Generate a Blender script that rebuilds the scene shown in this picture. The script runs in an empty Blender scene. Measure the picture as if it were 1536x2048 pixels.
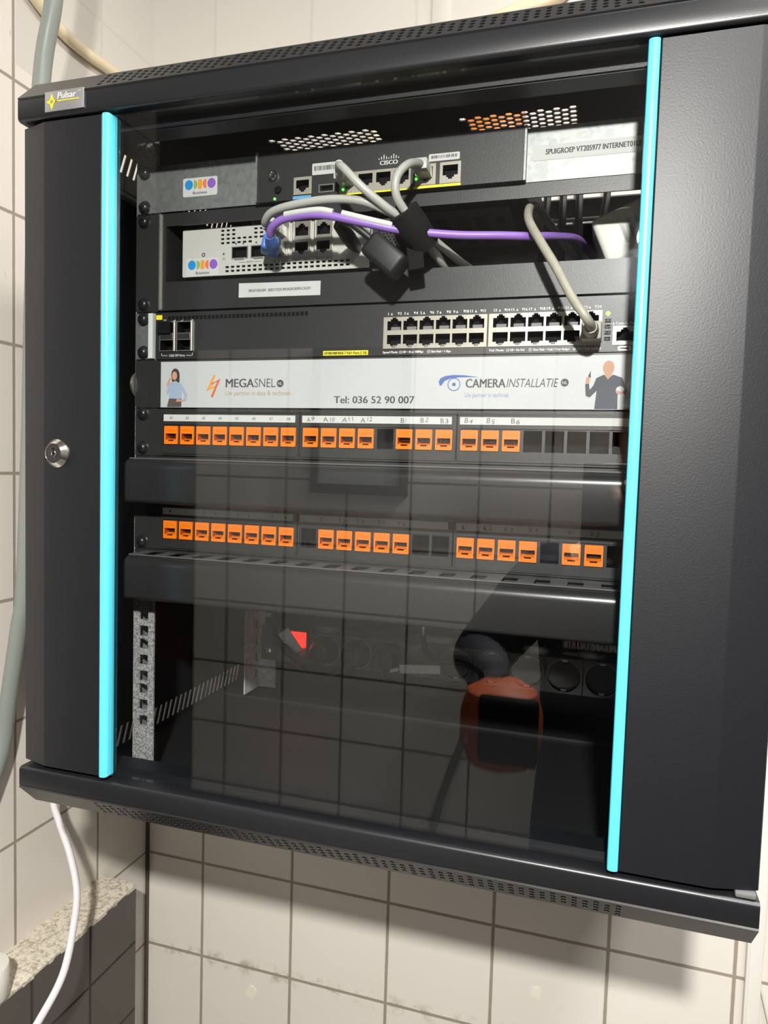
import bpy, bmesh, math, random
from mathutils import Vector, Matrix
from mathutils.geometry import tessellate_polygon
random.seed(7)
PI = math.pi
scene = bpy.context.scene
COL = scene.collection
FLOOR = -1870.0                      # every length below is in mm; z = 0 is the top of the first rack unit


def W(x, y, z):
    return Vector((x * .001, y * .001, (z - FLOOR) * .001))


# ------------------------------------------------------------------ camera
cam_d = bpy.data.cameras.new('camera')
cam = bpy.data.objects.new('camera', cam_d)
COL.objects.link(cam)
cam_d.sensor_fit = 'VERTICAL'
cam_d.sensor_height = 36.0
cam_d.lens = 1437.8 / 2048 * 36.0
cam_d.clip_start = 0.02
RIGHT = Vector((0.9554696819766132, 0.2935719073389847, 0.029886820588015627))
DOWN = Vector((0.04701827979901063, -0.05147097870742311, -0.9975670502355428))
FWD = Vector((-0.29131936, 0.9545503, -0.06298221))
cm = Matrix((RIGHT, -DOWN, -FWD)).transposed().to_4x4()
cm.translation = W(189.0, -505.93, -271.93)
cam.matrix_world = cm
scene.camera = cam

# ------------------------------------------------------------------ world, lights, exposure
scene.view_settings.view_transform = 'Standard'
scene.view_settings.look = 'None'
scene.view_settings.gamma = 1.0
scene.view_settings.use_curve_mapping = False
scene.view_settings.exposure = 0.15
wd = bpy.data.worlds.new('world')
scene.world = wd
wd.use_nodes = True
wd.node_tree.nodes['Background'].inputs[0].default_value = (0.6, 0.62, 0.66, 1)
wd.node_tree.nodes['Background'].inputs[1].default_value = 0.02
scene.cycles.max_bounces = 10
scene.cycles.diffuse_bounces = 5
scene.cycles.glossy_bounces = 5
scene.cycles.transparent_max_bounces = 16
scene.cycles.use_denoising = True
scene.cycles.sample_clamp_indirect = 4.0


def area(name, loc, target, shape, size, size_y, power, col):
    d = bpy.data.lights.new(name, 'AREA')
    d.shape = shape
    d.size = size
    if size_y:
        d.size_y = size_y
    d.energy = power
    d.color = col
    o = bpy.data.objects.new(name, d)
    COL.objects.link(o)
    o.location = W(*loc)
    v = W(*target) - W(*loc)
    o.rotation_euler = v.to_track_quat('-Z', 'Y').to_euler()
    return o


LAMP = (252, -900, 158)
LAMP_AIM = (10, 80, -1580)
area('wall_spot_light', LAMP, LAMP_AIM, 'DISK', .055, None, 28.0, (1.0, .97, .92))
CEIL = 760.0
area('fill_panel_light', (660, -300, CEIL - 16), (660, -300, -1800), 'RECTANGLE', .28, 1.15, 20.0, (1.0, .97, .93))  # added soft fill light, its source is unseen


# ------------------------------------------------------------------ materials
def new_mat(name):
    m = bpy.data.materials.new(name)
    m.use_nodes = True
    nt = m.node_tree
    return m, nt, nt.nodes['Principled BSDF']


def node(nt, typ, **kw):
    n = nt.nodes.new(typ)
    for k, v in kw.items():
        if k == 'op':
            n.operation = v
        else:
            n.inputs[k].default_value = v
    return n


def math_node(nt, op, a, b=None, c=None):
    n = nt.nodes.new('ShaderNodeMath')
    n.operation = op
    for i, x in enumerate((a, b, c)):
        if x is None:
            continue
        if isinstance(x, (int, float)):
            n.inputs[i].default_value = x
        else:
            nt.links.new(x, n.inputs[i])
    return n.outputs[0]


def mat(name, col, rough=.5, metal=0., bump=0., scale=600., var=0., vscale=60., spec=.5, emit=None, estr=0., coat=0.):
    m, nt, b = new_mat(name)
    b.inputs['Base Color'].default_value = (*col, 1)
    b.inputs['Roughness'].default_value = rough
    b.inputs['Metallic'].default_value = metal
    b.inputs['Specular IOR Level'].default_value = spec
    b.inputs['Coat Weight'].default_value = coat
    tc = None
    if bump or var:
        tc = nt.nodes.new('ShaderNodeTexCoord')
    if bump:
        n = node(nt, 'ShaderNodeTexNoise', Scale=scale, Detail=2.0)
        nt.links.new(tc.outputs['Object'], n.inputs['Vector'])
        bp = node(nt, 'ShaderNodeBump', Strength=bump, Distance=.0006)
        nt.links.new(n.outputs[0], bp.inputs['Height'])
        nt.links.new(bp.outputs[0], b.inputs['Normal'])
    if var:
        n = node(nt, 'ShaderNodeTexNoise', Scale=vscale, Detail=4.0)
        nt.links.new(tc.outputs['Object'], n.inputs['Vector'])
        r = nt.nodes.new('ShaderNodeValToRGB')
        r.color_ramp.elements[0].position = .3
        r.color_ramp.elements[1].position = .7
        r.color_ramp.elements[0].color = (*[c * (1 - var) for c in col], 1)
        r.color_ramp.elements[1].color = (*[min(1, c * (1 + var)) for c in col], 1)
        nt.links.new(n.outputs[0], r.inputs[0])
        nt.links.new(r.outputs[0], b.inputs['Base Color'])
    if emit:
        b.inputs['Emission Color'].default_value = (*emit, 1)
        b.inputs['Emission Strength'].default_value = estr
    return m


def tile_mat(name, axis, u0, v0, tile, grout, paint_above=None, paint_from=None, T=150.0, g=4.2, rough=.22, stains=0., pits=0., blotch=0.):
    """square tiles on a vertical wall; axis 'X' or 'Y' is the wall's horizontal direction; u0, v0: a grout crossing in mm"""
    m, nt, b = new_mat(name)
    L = nt.links
    geo = nt.nodes.new('ShaderNodeNewGeometry')
    sep = nt.nodes.new('ShaderNodeSeparateXYZ')
    L.new(geo.outputs['Position'], sep.inputs[0])
    u = math_node(nt, 'MULTIPLY_ADD', sep.outputs[axis], 1000.0 / T, -u0 / T)
    v = math_node(nt, 'MULTIPLY_ADD', sep.outputs['Z'], 1000.0 / T, (FLOOR - v0) / T)

    def dist(c):
        f = math_node(nt, 'FRACT', c)
        return math_node(nt, 'MINIMUM', f, math_node(nt, 'SUBTRACT', 1.0, f))
    du, dv = dist(u), dist(v)
    d = math_node(nt, 'MINIMUM', du, dv)
    wob = node(nt, 'ShaderNodeTexNoise', Scale=55.0, Detail=3.0)
    L.new(geo.outputs['Position'], wob.inputs['Vector'])
    d2 = math_node(nt, 'MULTIPLY_ADD', wob.outputs[0], .006, math_node(nt, 'SUBTRACT', d, .003))
    mr = node(nt, 'ShaderNodeMapRange')
    mr.inputs['From Min'].default_value = g / T / 2 * .75
    mr.inputs['From Max'].default_value = g / T / 2 * 1.3
    mr.inputs['To Min'].default_value = 1.0
    mr.inputs['To Max'].default_value = 0.0
    L.new(d2, mr.inputs['Value'])
    gm = mr.outputs[0]
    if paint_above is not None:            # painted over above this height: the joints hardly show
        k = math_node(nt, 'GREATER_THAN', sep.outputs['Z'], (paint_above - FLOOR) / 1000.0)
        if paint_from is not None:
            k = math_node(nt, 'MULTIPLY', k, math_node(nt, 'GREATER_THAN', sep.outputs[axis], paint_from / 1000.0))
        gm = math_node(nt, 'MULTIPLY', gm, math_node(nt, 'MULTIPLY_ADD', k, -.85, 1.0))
    big = node(nt, 'ShaderNodeTexNoise', Scale=4.0, Detail=3.0)
    L.new(geo.outputs['Position'], big.inputs['Vector'])
    mixv = nt.nodes.new('ShaderNodeMix')
    mixv.data_type = 'RGBA'
    mixv.inputs[6].default_value = (*[c * .96 for c in tile], 1)
    mixv.inputs[7].default_value = (*[min(1, c * 1.04) for c in tile], 1)
    L.new(big.outputs[0], mixv.inputs[0])
    base = mixv.outputs[2]

    def over(base, fac, col):
        mx = nt.nodes.new('ShaderNodeMix')
        mx.data_type = 'RGBA'
        L.new(fac, mx.inputs[0])
        L.new(base, mx.inputs[6])
        mx.inputs[7].default_value = (*col, 1)
        return mx.outputs[2]
    if pits:                               # short upright scratches and pits
        mp = nt.nodes.new('ShaderNodeMapping')
        mp.inputs['Scale'].default_value = (170, 170, 34)
        L.new(geo.outputs['Position'], mp.inputs[0])
        pn = node(nt, 'ShaderNodeTexNoise', Scale=1.0, Detail=1.0)
        L.new(mp.outputs[0], pn.inputs['Vector'])
        pm = node(nt, 'ShaderNodeMapRange')
        pm.inputs['From Min'].default_value = .735
        pm.inputs['From Max'].default_value = .79
        pm.inputs['To Max'].default_value = pits
        L.new(pn.outputs[0], pm.inputs['Value'])
        up = node(nt, 'ShaderNodeMapRange')
        up.inputs['From Min'].default_value = (-250 - FLOOR) / 1000
        up.inputs['From Max'].default_value = (250 - FLOOR) / 1000
        L.new(sep.outputs['Z'], up.inputs['Value'])
        base = over(base, math_node(nt, 'MULTIPLY', pm.outputs[0], up.outputs[0]), (.30, .25, .2))
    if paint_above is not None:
        base = over(base, k, PAINT_DIMMED)
    base = over(base, gm, grout)
    if stains:                             # dirt smeared along the joints
        sn = node(nt, 'ShaderNodeTexNoise', Scale=38.0, Detail=6.0, Roughness=.7)
        L.new(geo.outputs['Position'], sn.inputs['Vector'])
        s1 = node(nt, 'ShaderNodeMapRange')
        s1.inputs['From Min'].default_value = .50
        s1.inputs['From Max'].default_value = .64
        L.new(sn.outputs[0], s1.inputs['Value'])
        s2 = node(nt, 'ShaderNodeMapRange')
        s2.inputs['From Min'].default_value = .015
        s2.inputs['From Max'].default_value = .11
        s2.inputs['To Min'].default_value = stains
        s2.inputs['To Max'].default_value = 0.0
        L.new(dv, s2.inputs['Value'])
        s3 = node(nt, 'ShaderNodeMapRange')
        s3.inputs['From Min'].default_value = (-905 - FLOOR) / 1000
        s3.inputs['From Max'].default_value = (-990 - FLOOR) / 1000
        L.new(sep.outputs['Z'], s3.inputs['Value'])
        f = math_node(nt, 'MULTIPLY', math_node(nt, 'MULTIPLY', s1.outputs[0], s2.outputs[0]), s3.outputs[0])
        base = over(base, f, (.33, .27, .2))
    if blotch:
        bn = node(nt, 'ShaderNodeTexNoise', Scale=16.0, Detail=5.0, Roughness=.65)
        L.new(geo.outputs['Position'], bn.inputs['Vector'])
        b1 = node(nt, 'ShaderNodeMapRange')
        b1.inputs['From Min'].default_value = .67
        b1.inputs['From Max'].default_value = .76
        b1.inputs['To Max'].default_value = blotch
        L.new(bn.outputs[0], b1.inputs['Value'])
        base = over(base, b1.outputs[0], (.42, .35, .26))
    L.new(base, b.inputs['Base Color'])
    rr = math_node(nt, 'MULTIPLY_ADD', gm, .6, rough)
    L.new(rr, b.inputs['Roughness'])
    h = math_node(nt, 'MULTIPLY_ADD', gm, -1.0, math_node(nt, 'MULTIPLY', big.outputs[0], .5))
    bp = node(nt, 'ShaderNodeBump', Strength=.35, Distance=.0015)
    L.new(h, bp.inputs['Height'])
    L.new(bp.outputs[0], b.inputs['Normal'])
    return m


def galv_mat(name, lo, hi, scale=90., rough=.42, metal=.85):
    m, nt, b = new_mat(name)
    tc = nt.nodes.new('ShaderNodeTexCoord')
    v = node(nt, 'ShaderNodeTexVoronoi', Scale=scale)
    nt.links.new(tc.outputs['Object'], v.inputs['Vector'])
    n = node(nt, 'ShaderNodeTexNoise', Scale=scale * 3, Detail=3.0)
    nt.links.new(tc.outputs['Object'], n.inputs['Vector'])
    bw = nt.nodes.new('ShaderNodeRGBToBW')
    nt.links.new(v.outputs['Color'], bw.inputs[0])
    f = math_node(nt, 'ADD', math_node(nt, 'MULTIPLY', bw.outputs[0], .55), math_node(nt, 'MULTIPLY', n.outputs[0], .45))
    r = nt.nodes.new('ShaderNodeValToRGB')
    r.color_ramp.elements[0].position = .3
    r.color_ramp.elements[1].position = .7
    r.color_ramp.elements[0].color = (*lo, 1)
    r.color_ramp.elements[1].color = (*hi, 1)
    nt.links.new(f, r.inputs[0])
    nt.links.new(r.outputs[0], b.inputs['Base Color'])
    b.inputs['Metallic'].default_value = metal
    b.inputs['Roughness'].default_value = rough
    return m


def terrazzo_mat(name):
    m, nt, b = new_mat(name)
    tc = nt.nodes.new('ShaderNodeTexCoord')
    n = node(nt, 'ShaderNodeTexNoise', Scale=190.0, Detail=3.0, Roughness=.7)
    nt.links.new(tc.outputs['Object'], n.inputs['Vector'])
    r = nt.nodes.new('ShaderNodeValToRGB')
    r.color_ramp.elements[0].position = .36
    r.color_ramp.elements[1].position = .56
    r.color_ramp.elements[0].color = (.44, .38, .30, 1)
    r.color_ramp.elements[1].color = (.80, .74, .62, 1)
    nt.links.new(n.outputs[0], r.inputs[0])
    nt.links.new(r.outputs[0], b.inputs['Base Color'])
    b.inputs['Roughness'].default_value = .7
    bp = node(nt, 'ShaderNodeBump', Strength=.6, Distance=.002)
    nt.links.new(n.outputs[0], bp.inputs['Height'])
    nt.links.new(bp.outputs[0], b.inputs['Normal'])
    return m


def glass_mat(name, f0, tint):
    m, nt, b = new_mat(name)
    nt.nodes.remove(b)
    out = nt.nodes['Material Output']
    tr = nt.nodes.new('ShaderNodeBsdfTransparent')
    tr.inputs[0].default_value = (*tint, 1)
    gl = nt.nodes.new('ShaderNodeBsdfGlossy')
    gl.inputs['Roughness'].default_value = 0.0
    gl.inputs['Color'].default_value = (1, 1, 1, 1)
    lw = nt.nodes.new('ShaderNodeLayerWeight')
    lw.inputs['Blend'].default_value = .5
    p = math_node(nt, 'POWER', lw.outputs['Facing'], 5.0)
    f = math_node(nt, 'MULTIPLY_ADD', p, 1 - f0, f0)
    mx = nt.nodes.new('ShaderNodeMixShader')
    nt.links.new(f, mx.inputs[0])
    nt.links.new(tr.outputs[0], mx.inputs[1])
    nt.links.new(gl.outputs[0], mx.inputs[2])
    nt.links.new(mx.outputs[0], out.inputs[0])
    return m


WALLC = (.80, .755, .69)
PAINT_DIMMED = (.66, .63, .58)  # wall paint, toned darker to offset lamp brightness on the upper walls
GROUT = (.34, .29, .23)
M = {}
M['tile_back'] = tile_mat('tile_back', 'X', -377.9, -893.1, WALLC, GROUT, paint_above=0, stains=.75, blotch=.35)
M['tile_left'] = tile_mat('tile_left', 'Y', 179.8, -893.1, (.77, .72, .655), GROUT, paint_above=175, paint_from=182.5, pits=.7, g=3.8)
M['tile_front'] = tile_mat('tile_front', 'X', -67.0, -306.0, (.74, .72, .67), (.13, .12, .105), g=5.0)
M['tile_side'] = tile_mat('tile_side', 'Y', -600.0, 330.0, (.62, .59, .55), (.16, .14, .12), g=5.0)
M['tile_dark'] = tile_mat('tile_dark', 'Y', 245.0, -960.0, (.072, .062, .056), (.045, .036, .03), T=100.0, g=4.0, rough=.3, blotch=.12)
M['paint_ceiling'] = mat('paint_ceiling', (.45, .44, .42), .9)
M['wall_dim_grey'] = mat('wall_dim_grey', (.09, .088, .085), .8)
M['floor_tile'] = mat('floor_tile', (.5, .47, .43), .5, var=.2, vscale=5)
M['door_dark'] = mat('door_dark', (.02, .02, .022), .5)
M['terrazzo'] = terrazzo_mat('terrazzo')
M['powder'] = mat('powder', (.0062, .0068, .0092), .45, bump=.14, scale=700, spec=.46)
M['satin_black'] = mat('satin_black', (.016, .016, .0165), .30, bump=.03, scale=900)
M['duct_grey'] = mat('duct_grey', (.07, .07, .07), .5)
M['powder_fine'] = mat('powder_fine', (.0115, .0120, .0140), .32, bump=.04, scale=900, spec=.55)
M['powder_in'] = mat('powder_in', (.011, .0115, .0125), .5, bump=.2, scale=900)
M['plastic_dark'] = mat('plastic_dark', (.018, .018, .018), .43, bump=.12, scale=1100, var=.18, vscale=1400)
M['metal_dark'] = mat('metal_dark', (.017, .017, .0175), .41, bump=.12, scale=1300, var=.2, vscale=1500)
M['black'] = mat('black', (.003, .003, .0035), .7, spec=.15)
M['black_gloss'] = mat('black_gloss', (.10, .10, .10), .22)
M['screw'] = mat('screw', (.020, .020, .022), .28, metal=.4)
M['galv'] = galv_mat('galv', (.23, .24, .235), (.29, .30, .29), 240, .52, .85)
M['galv_rail'] = galv_mat('galv_rail', (.16, .16, .16), (.66, .66, .65), 800, .5, .5)
M['galv_pale'] = galv_mat('galv_pale', (.50, .51, .50), (.70, .71, .70), 160, .5, .3)
M['chrome'] = mat('chrome', (.75, .72, .68), .18, metal=1.0)
M['steel'] = mat('steel', (.62, .60, .54), .32, metal=.9)
M['steel_bright'] = mat('steel_bright', (.62, .65, .62), .4, metal=.2)
M['port_cage'] = mat('port_cage', (.36, .34, .285), .38, metal=.35)
M['alu_badge'] = mat('alu_badge', (.42, .42, .43), .42, metal=.7)
M['yellow'] = mat('yellow', (.66, .60, .015), .5)
M['orange'] = mat('orange', (.74, .165, .005), .4)
M['orange_deep'] = mat('orange_deep', (.42, .07, .003), .5)
M['contact'] = mat('contact', (.045, .018, .012), .4)
M['cyan'] = mat('cyan', (.10, .62, .78), .30, coat=.3)
M['white_paper'] = mat('white_paper', (.46, .465, .45), .6)
M['white_print'] = mat('white_print', (.40, .415, .415), .45, var=.02, vscale=300)
M['tag_white'] = mat('tag_white', (.85, .85, .83), .4)
M['rim_grey'] = mat('rim_grey', (.22, .22, .22), .3)
M['ink'] = mat('ink', (.02, .02, .022), .6)
M['ink_grey'] = mat('ink_grey', (.035, .035, .04), .6)
M['ink_white'] = mat('ink_white', (.55, .55, .53), .6)
M['tan_ink'] = mat('tan_ink', (.31, .20, .08), .6)
M['blue_ink'] = mat('blue_ink', (.035, .085, .30), .6)
M['lightblue_ink'] = mat('lightblue_ink', (.11, .20, .36), .6)
M['amber_ink'] = mat('amber_ink', (.58, .25, .02), .5)
M['rust_ink'] = mat('rust_ink', (.50, .10, .02), .5)
M['odi_blue'] = mat('odi_blue', (.01, .20, .50), .5)
M['odi_green'] = mat('odi_green', (.19, .34, .10), .5)
M['odi_orange'] = mat('odi_orange', (.66, .25, .01), .5)
M['odi_coral'] = mat('odi_coral', (.60, .15, .05), .5)
M['odi_purple'] = mat('odi_purple', (.20, .08, .40), .5)
M['sky_label'] = mat('sky_label', (.10, .33, .56), .5)
M['router_white'] = mat('router_white', (.42, .415, .385), .5, var=.03, vscale=500)
M['led_green'] = mat('led_green', (.1, .9, .1), .4, emit=(.12, 1, .10), estr=1.6)
M['led_lime'] = mat('led_lime', (.5, .9, .05), .4, emit=(.5, 1, .05), estr=1.1)
M['switch_red'] = mat('switch_red', (.7, .01, .01), .25, emit=(1, .02, .015), estr=2.2)
M['cable_grey'] = mat('cable_grey', (.34, .34, .31), .45)
M['cable_beige'] = mat('cable_beige', (.33, .31, .25), .45, var=.08, vscale=120)
M['cable_purple'] = mat('cable_purple', (.25, .13, .46), .42)
M['plug_blue'] = mat('plug_blue', (.07, .17, .50), .38)
M['plug_clear'] = mat('plug_clear', (.45, .45, .42), .2)
M['cable_white'] = mat('cable_white', (.74, .69, .71), .3)
M['hose_cream'] = mat('hose_cream', (.78, .66, .46), .4)
M['conduit_grey'] = mat('conduit_grey', (.21, .235, .215), .32)
M['white_plastic'] = mat('white_plastic', (.74, .73, .66), .4)
M['adapter_white'] = mat('adapter_white', (.66, .66, .58), .4)
M['velcro'] = mat('velcro', (.006, .006, .0065), .9, bump=.8, scale=400, spec=.2)
M['rubber'] = mat('rubber', (.007, .007, .0075), .5)
M['label_grey'] = mat('label_grey', (.14, .14, .14), .5)
M['label_dark'] = mat('label_dark', (.055, .055, .055), .5)
M['filler'] = mat('filler', (.86, .80, .66), .7)
M['seam'] = mat('seam', (.09, .07, .055), .9)
M['trunking'] = mat('trunking', (.80, .77, .72), .35)
M['skin'] = mat('skin', (.56, .32, .23), .5)
M['hair'] = mat('hair', (.03, .02, .015), .6)
M['jacket'] = mat('jacket', (.012, .014, .024), .8)
M['trousers'] = mat('trousers', (.010, .013, .026), .85)
M['shoe'] = mat('shoe', (.01, .01, .01), .5)
M['shirt_print'] = mat('shirt_print', (.26, .32, .42), .6)
M['skirt_print'] = mat('skirt_print', (.07, .055, .05), .6)
M['skin_print'] = mat('skin_print', (.44, .23, .15), .6)
M['jacket_print'] = mat('jacket_print', (.035, .04, .06), .6)
M['hair_print'] = mat('hair_print', (.04, .025, .02), .6)
M['pouch_orange'] = mat('pouch_orange', (.42, .085, .025), .6)
M['glass'] = glass_mat('glass', .052, (.985, .993, .993))
M['diffuser'] = mat('diffuser', (.8, .8, .8), .5, emit=(1, .95, .88), estr=3.0)
M['lens'] = mat('lens', (.8, .8, .8), .4, emit=(1, .97, .92), estr=6.0)


# ------------------------------------------------------------------ mesh builder
class MB:
    """collects shapes given in mm; build() links them as ONE mesh object"""

    def __init__(s):
        s.v, s.f, s.m, s.s = [], [], [], []

    def add(s, vs, fs, mi=0, smooth=False):
        o = len(s.v)
        s.v += [tuple(p) for p in vs]
        for f in fs:
            s.f.append([o + i for i in f])
            s.m.append(mi)
            s.s.append(smooth)
        return s

    def box(s, x0, x1, y0, y1, z0, z1, mi=0, bevel=0., seg=2, rot=None):
        if not bevel:
            vs = [(x, y, z) for x in (x0, x1) for y in (y0, y1) for z in (z0, z1)]
            fs = [(0, 1, 3, 2), (4, 6, 7, 5), (0, 4, 5, 1), (2, 3, 7, 6), (0, 2, 6, 4), (1, 5, 7, 3)]
        else:
            bm = bmesh.new()
            bmesh.ops.create_cube(bm, size=1.0)
            for v in bm.verts:
                v.co = Vector(((x0 + x1) / 2 + v.co.x * (x1 - x0), (y0 + y1) / 2 + v.co.y * (y1 - y0), (z0 + z1) / 2 + v.co.z * (z1 - z0)))
            bmesh.ops.bevel(bm, geom=list(bm.edges), offset=bevel, segments=seg, affect='EDGES', profile=.5)
            bm.verts.index_update()
            vs = [v.co.copy() for v in bm.verts]
            fs = [[v.index for v in f.verts] for f in bm.faces]
            bm.free()
        if rot is not None:                 # rotate about the box's centre
            c = Vector(((x0 + x1) / 2, (y0 + y1) / 2, (z0 + z1) / 2))
            vs = [c + rot @ (Vector(p) - c) for p in vs]
        return s.add(vs, fs, mi, bevel > 0)

    def plate(s, outer, holes=(), y0=0., y1=1., mi=0, fn=None, wall_mi=None):
        """2-D outline with holes (x, z), from y0 (front) to y1; fn maps (u, v, w) elsewhere"""
        if fn is None:
            fn = lambda u, v, w: (u, w, v)
        polys = [list(outer)] + [list(h) for h in holes]
        tris = tessellate_polygon([[Vector((p[0], p[1], 0)) for p in q] for q in polys])
        flat = [p for q in polys for p in q]
        n = len(flat)
        o_v = [fn(p[0], p[1], y0) for p in flat]
        s.add(o_v, tris, mi)
        if y1 is not None and y1 != y0:
            s.add([fn(p[0], p[1], y1) for p in flat], [t[::-1] for t in tris], mi)
            k = 0
            for qi, q in enumerate(polys):
                m_ = len(q)
                vs = [fn(p[0], p[1], y0) for p in q] + [fn(p[0], p[1], y1) for p in q]
                s.add(vs, [(i, (i + 1) % m_, m_ + (i + 1) % m_, m_ + i) for i in range(m_)], mi if (wall_mi is None or qi == 0) else wall_mi)
                k += m_
        return s

    def lathe(s, prof, c, axis='y', n=24, mi=0, smooth=True, open_start=False):
        """profile [(radius, along)] about an axis through c"""
        vs, fs = [], []
        for r, a in prof:
            for i in range(n):
                t = 2 * PI * i / n
                p, q = r * math.cos(t), r * math.sin(t)
                if axis == 'y':
                    vs.append((c[0] + p, c[1] + a, c[2] + q))
                elif axis == 'z':
                    vs.append((c[0] + p, c[1] + q, c[2] + a))
                else:
                    vs.append((c[0] + a, c[1] + p, c[2] + q))
        k = len(prof)
        for j in range(k - 1):
            for i in range(n):
                fs.append((j * n + i, j * n + (i + 1) % n, (j + 1) * n + (i + 1) % n, (j + 1) * n + i))
        if not open_start:
            fs.append(tuple(range(n)))
        fs.append(tuple(range((k - 1) * n, k * n)))
        return s.add(vs, fs, mi, smooth)

    def tube(s, pts, r, n=12, mi=0, sub=8, closed_ends=True, rz=None):
        """round tube along a smooth curve through pts; r a number or a list"""
        P = [Vector(p) for p in pts]
        rr = r if isinstance(r, (list, tuple)) else [r] * len(P)
        Q, Rr = [], []
        if sub > 1 and len(P) > 2:
            for i in range(len(P) - 1):
                p0 = P[i - 1] if i else P[0] * 2 - P[1]
                p1, p2 = P[i], P[i + 1]
                p3 = P[i + 2] if i + 2 < len(P) else P[-1] * 2 - P[-2]
                for k in range(sub):
                    t = k / sub
                    Q.append(.5 * ((2 * p1) + (p2 - p0) * t + (2 * p0 - 5 * p1 + 4 * p2 - p3) * t * t + (3 * p1 - p0 - 3 * p2 + p3) * t ** 3))
                    Rr.append(rr[i] * (1 - t) + rr[i + 1] * t)
            Q.append(P[-1])
            Rr.append(rr[-1])
        else:
            Q, Rr = P, list(rr)
        vs, fs = [], []
        up = None
        for i, q in enumerate(Q):
            d = (Q[min(i + 1, len(Q) - 1)] - Q[max(i - 1, 0)]).normalized()
            if up is None:
                up = Vector((0, 0, 1)) if abs(d.z) < .9 else Vector((1, 0, 0))
            up = (up - d * up.dot(d)).normalized()
            sd = d.cross(up)
            for k in range(n):
                a = 2 * PI * k / n
                vs.append(q + (up * math.sin(a) * (1 if rz is None else rz) + sd * math.cos(a)) * Rr[i])
        for i in range(len(Q) - 1):
            for k in range(n):
                fs.append((i * n + k, i * n + (k + 1) % n, (i + 1) * n + (k + 1) % n, (i + 1) * n + k))
        if closed_ends:
            fs.append(tuple(range(n))[::-1])
            fs.append(tuple(range((len(Q) - 1) * n, len(Q) * n)))
        return s.add(vs, fs, mi, True)

    def text(s, body, x0, x1, z0, cap, y, mi=0, bold=0., shear=0., fn=None, fit=True, align='L'):
        """flat lettering in the XZ plane at y, its base line at z0, cap mm tall, fitted between x0 and x1"""
        cu = bpy.data.curves.new('t', 'FONT')
        cu.body = body
        cu.size = 1.0
        cu.offset = min(bold, 0)
        cu.shear = shear
        cu.resolution_u = 3
        ob = bpy.data.objects.new('t', cu)
        me = bpy.data.meshes.new_from_object(ob)
        if len(me.vertices):
            xs = [v.co.x for v in me.vertices]
            ys = [v.co.y for v in me.vertices]
            lo, hi, top = min(xs), max(xs), max(ys)
            sz = cap / max(top, .05)
            sx = (x1 - x0) / max(hi - lo, 1e-6) if (fit and x1 is not None) else sz
            if fn is None:
                fn = lambda u, v, w: (u, w, v)
            vs = [fn(x0 + (v.co.x - lo) * sx, z0 + v.co.y * sz, y) for v in me.vertices]
            fs = [list(p.vertices) for p in me.polygons]
            s.add(vs, fs, mi)
            if bold > 0:
                for k in (-1, 1):
                    q = k * bold * sz * 1.3
                    s.add([fn(x0 + (v.co.x - lo) * sx + q, z0 + v.co.y * sz, y + k * .012) for v in me.vertices], fs, mi)
        bpy.data.objects.remove(ob)
        bpy.data.meshes.remove(me)
        bpy.data.curves.remove(cu)
        return s

    def mesh(s, name, mats, origin):
        me = bpy.data.meshes.new(name)
        me.from_pydata([((x - origin[0]) * .001, (y - origin[1]) * .001, (z - origin[2]) * .001) for x, y, z in s.v], [], s.f)
        for m in mats:
            me.materials.append(M[m] if isinstance(m, str) else m)
        for p, mi, sm in zip(me.polygons, s.m, s.s):
            p.material_index = mi
            p.use_smooth = sm
        bm = bmesh.new()
        bm.from_mesh(me)
        bmesh.ops.remove_doubles(bm, verts=bm.verts, dist=1e-6)
        bmesh.ops.recalc_face_normals(bm, faces=bm.faces)
        bm.to_mesh(me)
        bm.free()
        me.set_sharp_from_angle(angle=math.radians(38))
        me.update()
        return me


ORG = {}


def link(name, data, org, parent=None):
    o = bpy.data.objects.new(name, data)
    COL.objects.link(o)
    ORG[o.name] = Vector(org)
    if parent is not None:
        o.parent = parent
        o.location = (Vector(org) - ORG[parent.name]) * .001
    else:
        o.location = W(*org)
    return o


def tag(o, label, cat=None, group=None):
    o['label'] = label
    if cat:
        o['category'] = cat
    if group:
        o['group'] = group
    return o


def thing(name, label, cat, org, group=None):
    return tag(link(name, None, org), label, cat, group)


def part(name, mb, mats, parent, label=None, org=None):
    mats = [mats] if isinstance(mats, str) else mats
    org = ORG[parent.name] if org is None else org
    o = link(name, mb.mesh(name, mats, org), org, parent)
    if label:
        o['label'] = label
    return o


def solo(name, mb, mats, label, cat, group=None, kind=None):
    mats = [mats] if isinstance(mats, str) else mats
    xs, ys, zs = zip(*mb.v)
    org = ((min(xs) + max(xs)) / 2, (min(ys) + max(ys)) / 2, min(zs))
    o = link(name, mb.mesh(name, mats, org), org)
    if label:
        tag(o, label, cat, group)
    if kind:
        o['kind'] = kind
    return o


def struct(name, mb, mats):
    return solo(name, mb, mats, None, None, kind='structure')


def copy_part(o, org, parent, name=None):
    c = o.copy()
    COL.objects.link(c)
    if name:
        c.name = name
    ORG[c.name] = Vector(org)
    c.parent = parent
    c.location = (Vector(org) - ORG[parent.name]) * .001
    for ch in o.children:
        copy_part(ch, Vector(org) + (ORG[ch.name] - ORG[o.name]), c)
    return c


def rect(x0, x1, z0, z1):
    return [(x0, z0), (x1, z0), (x1, z1), (x0, z1)]


def rrect(x0, x1, z0, z1, r, n=4):
    P = []
    for cx, cz, a in ((x1 - r, z0 + r, -PI / 2), (x1 - r, z1 - r, 0), (x0 + r, z1 - r, PI / 2), (x0 + r, z0 + r, PI)):
        for k in range(n + 1):
            t = a + PI / 2 * k / n
            P.append((cx + r * math.cos(t), cz + r * math.sin(t)))
    return P


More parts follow.
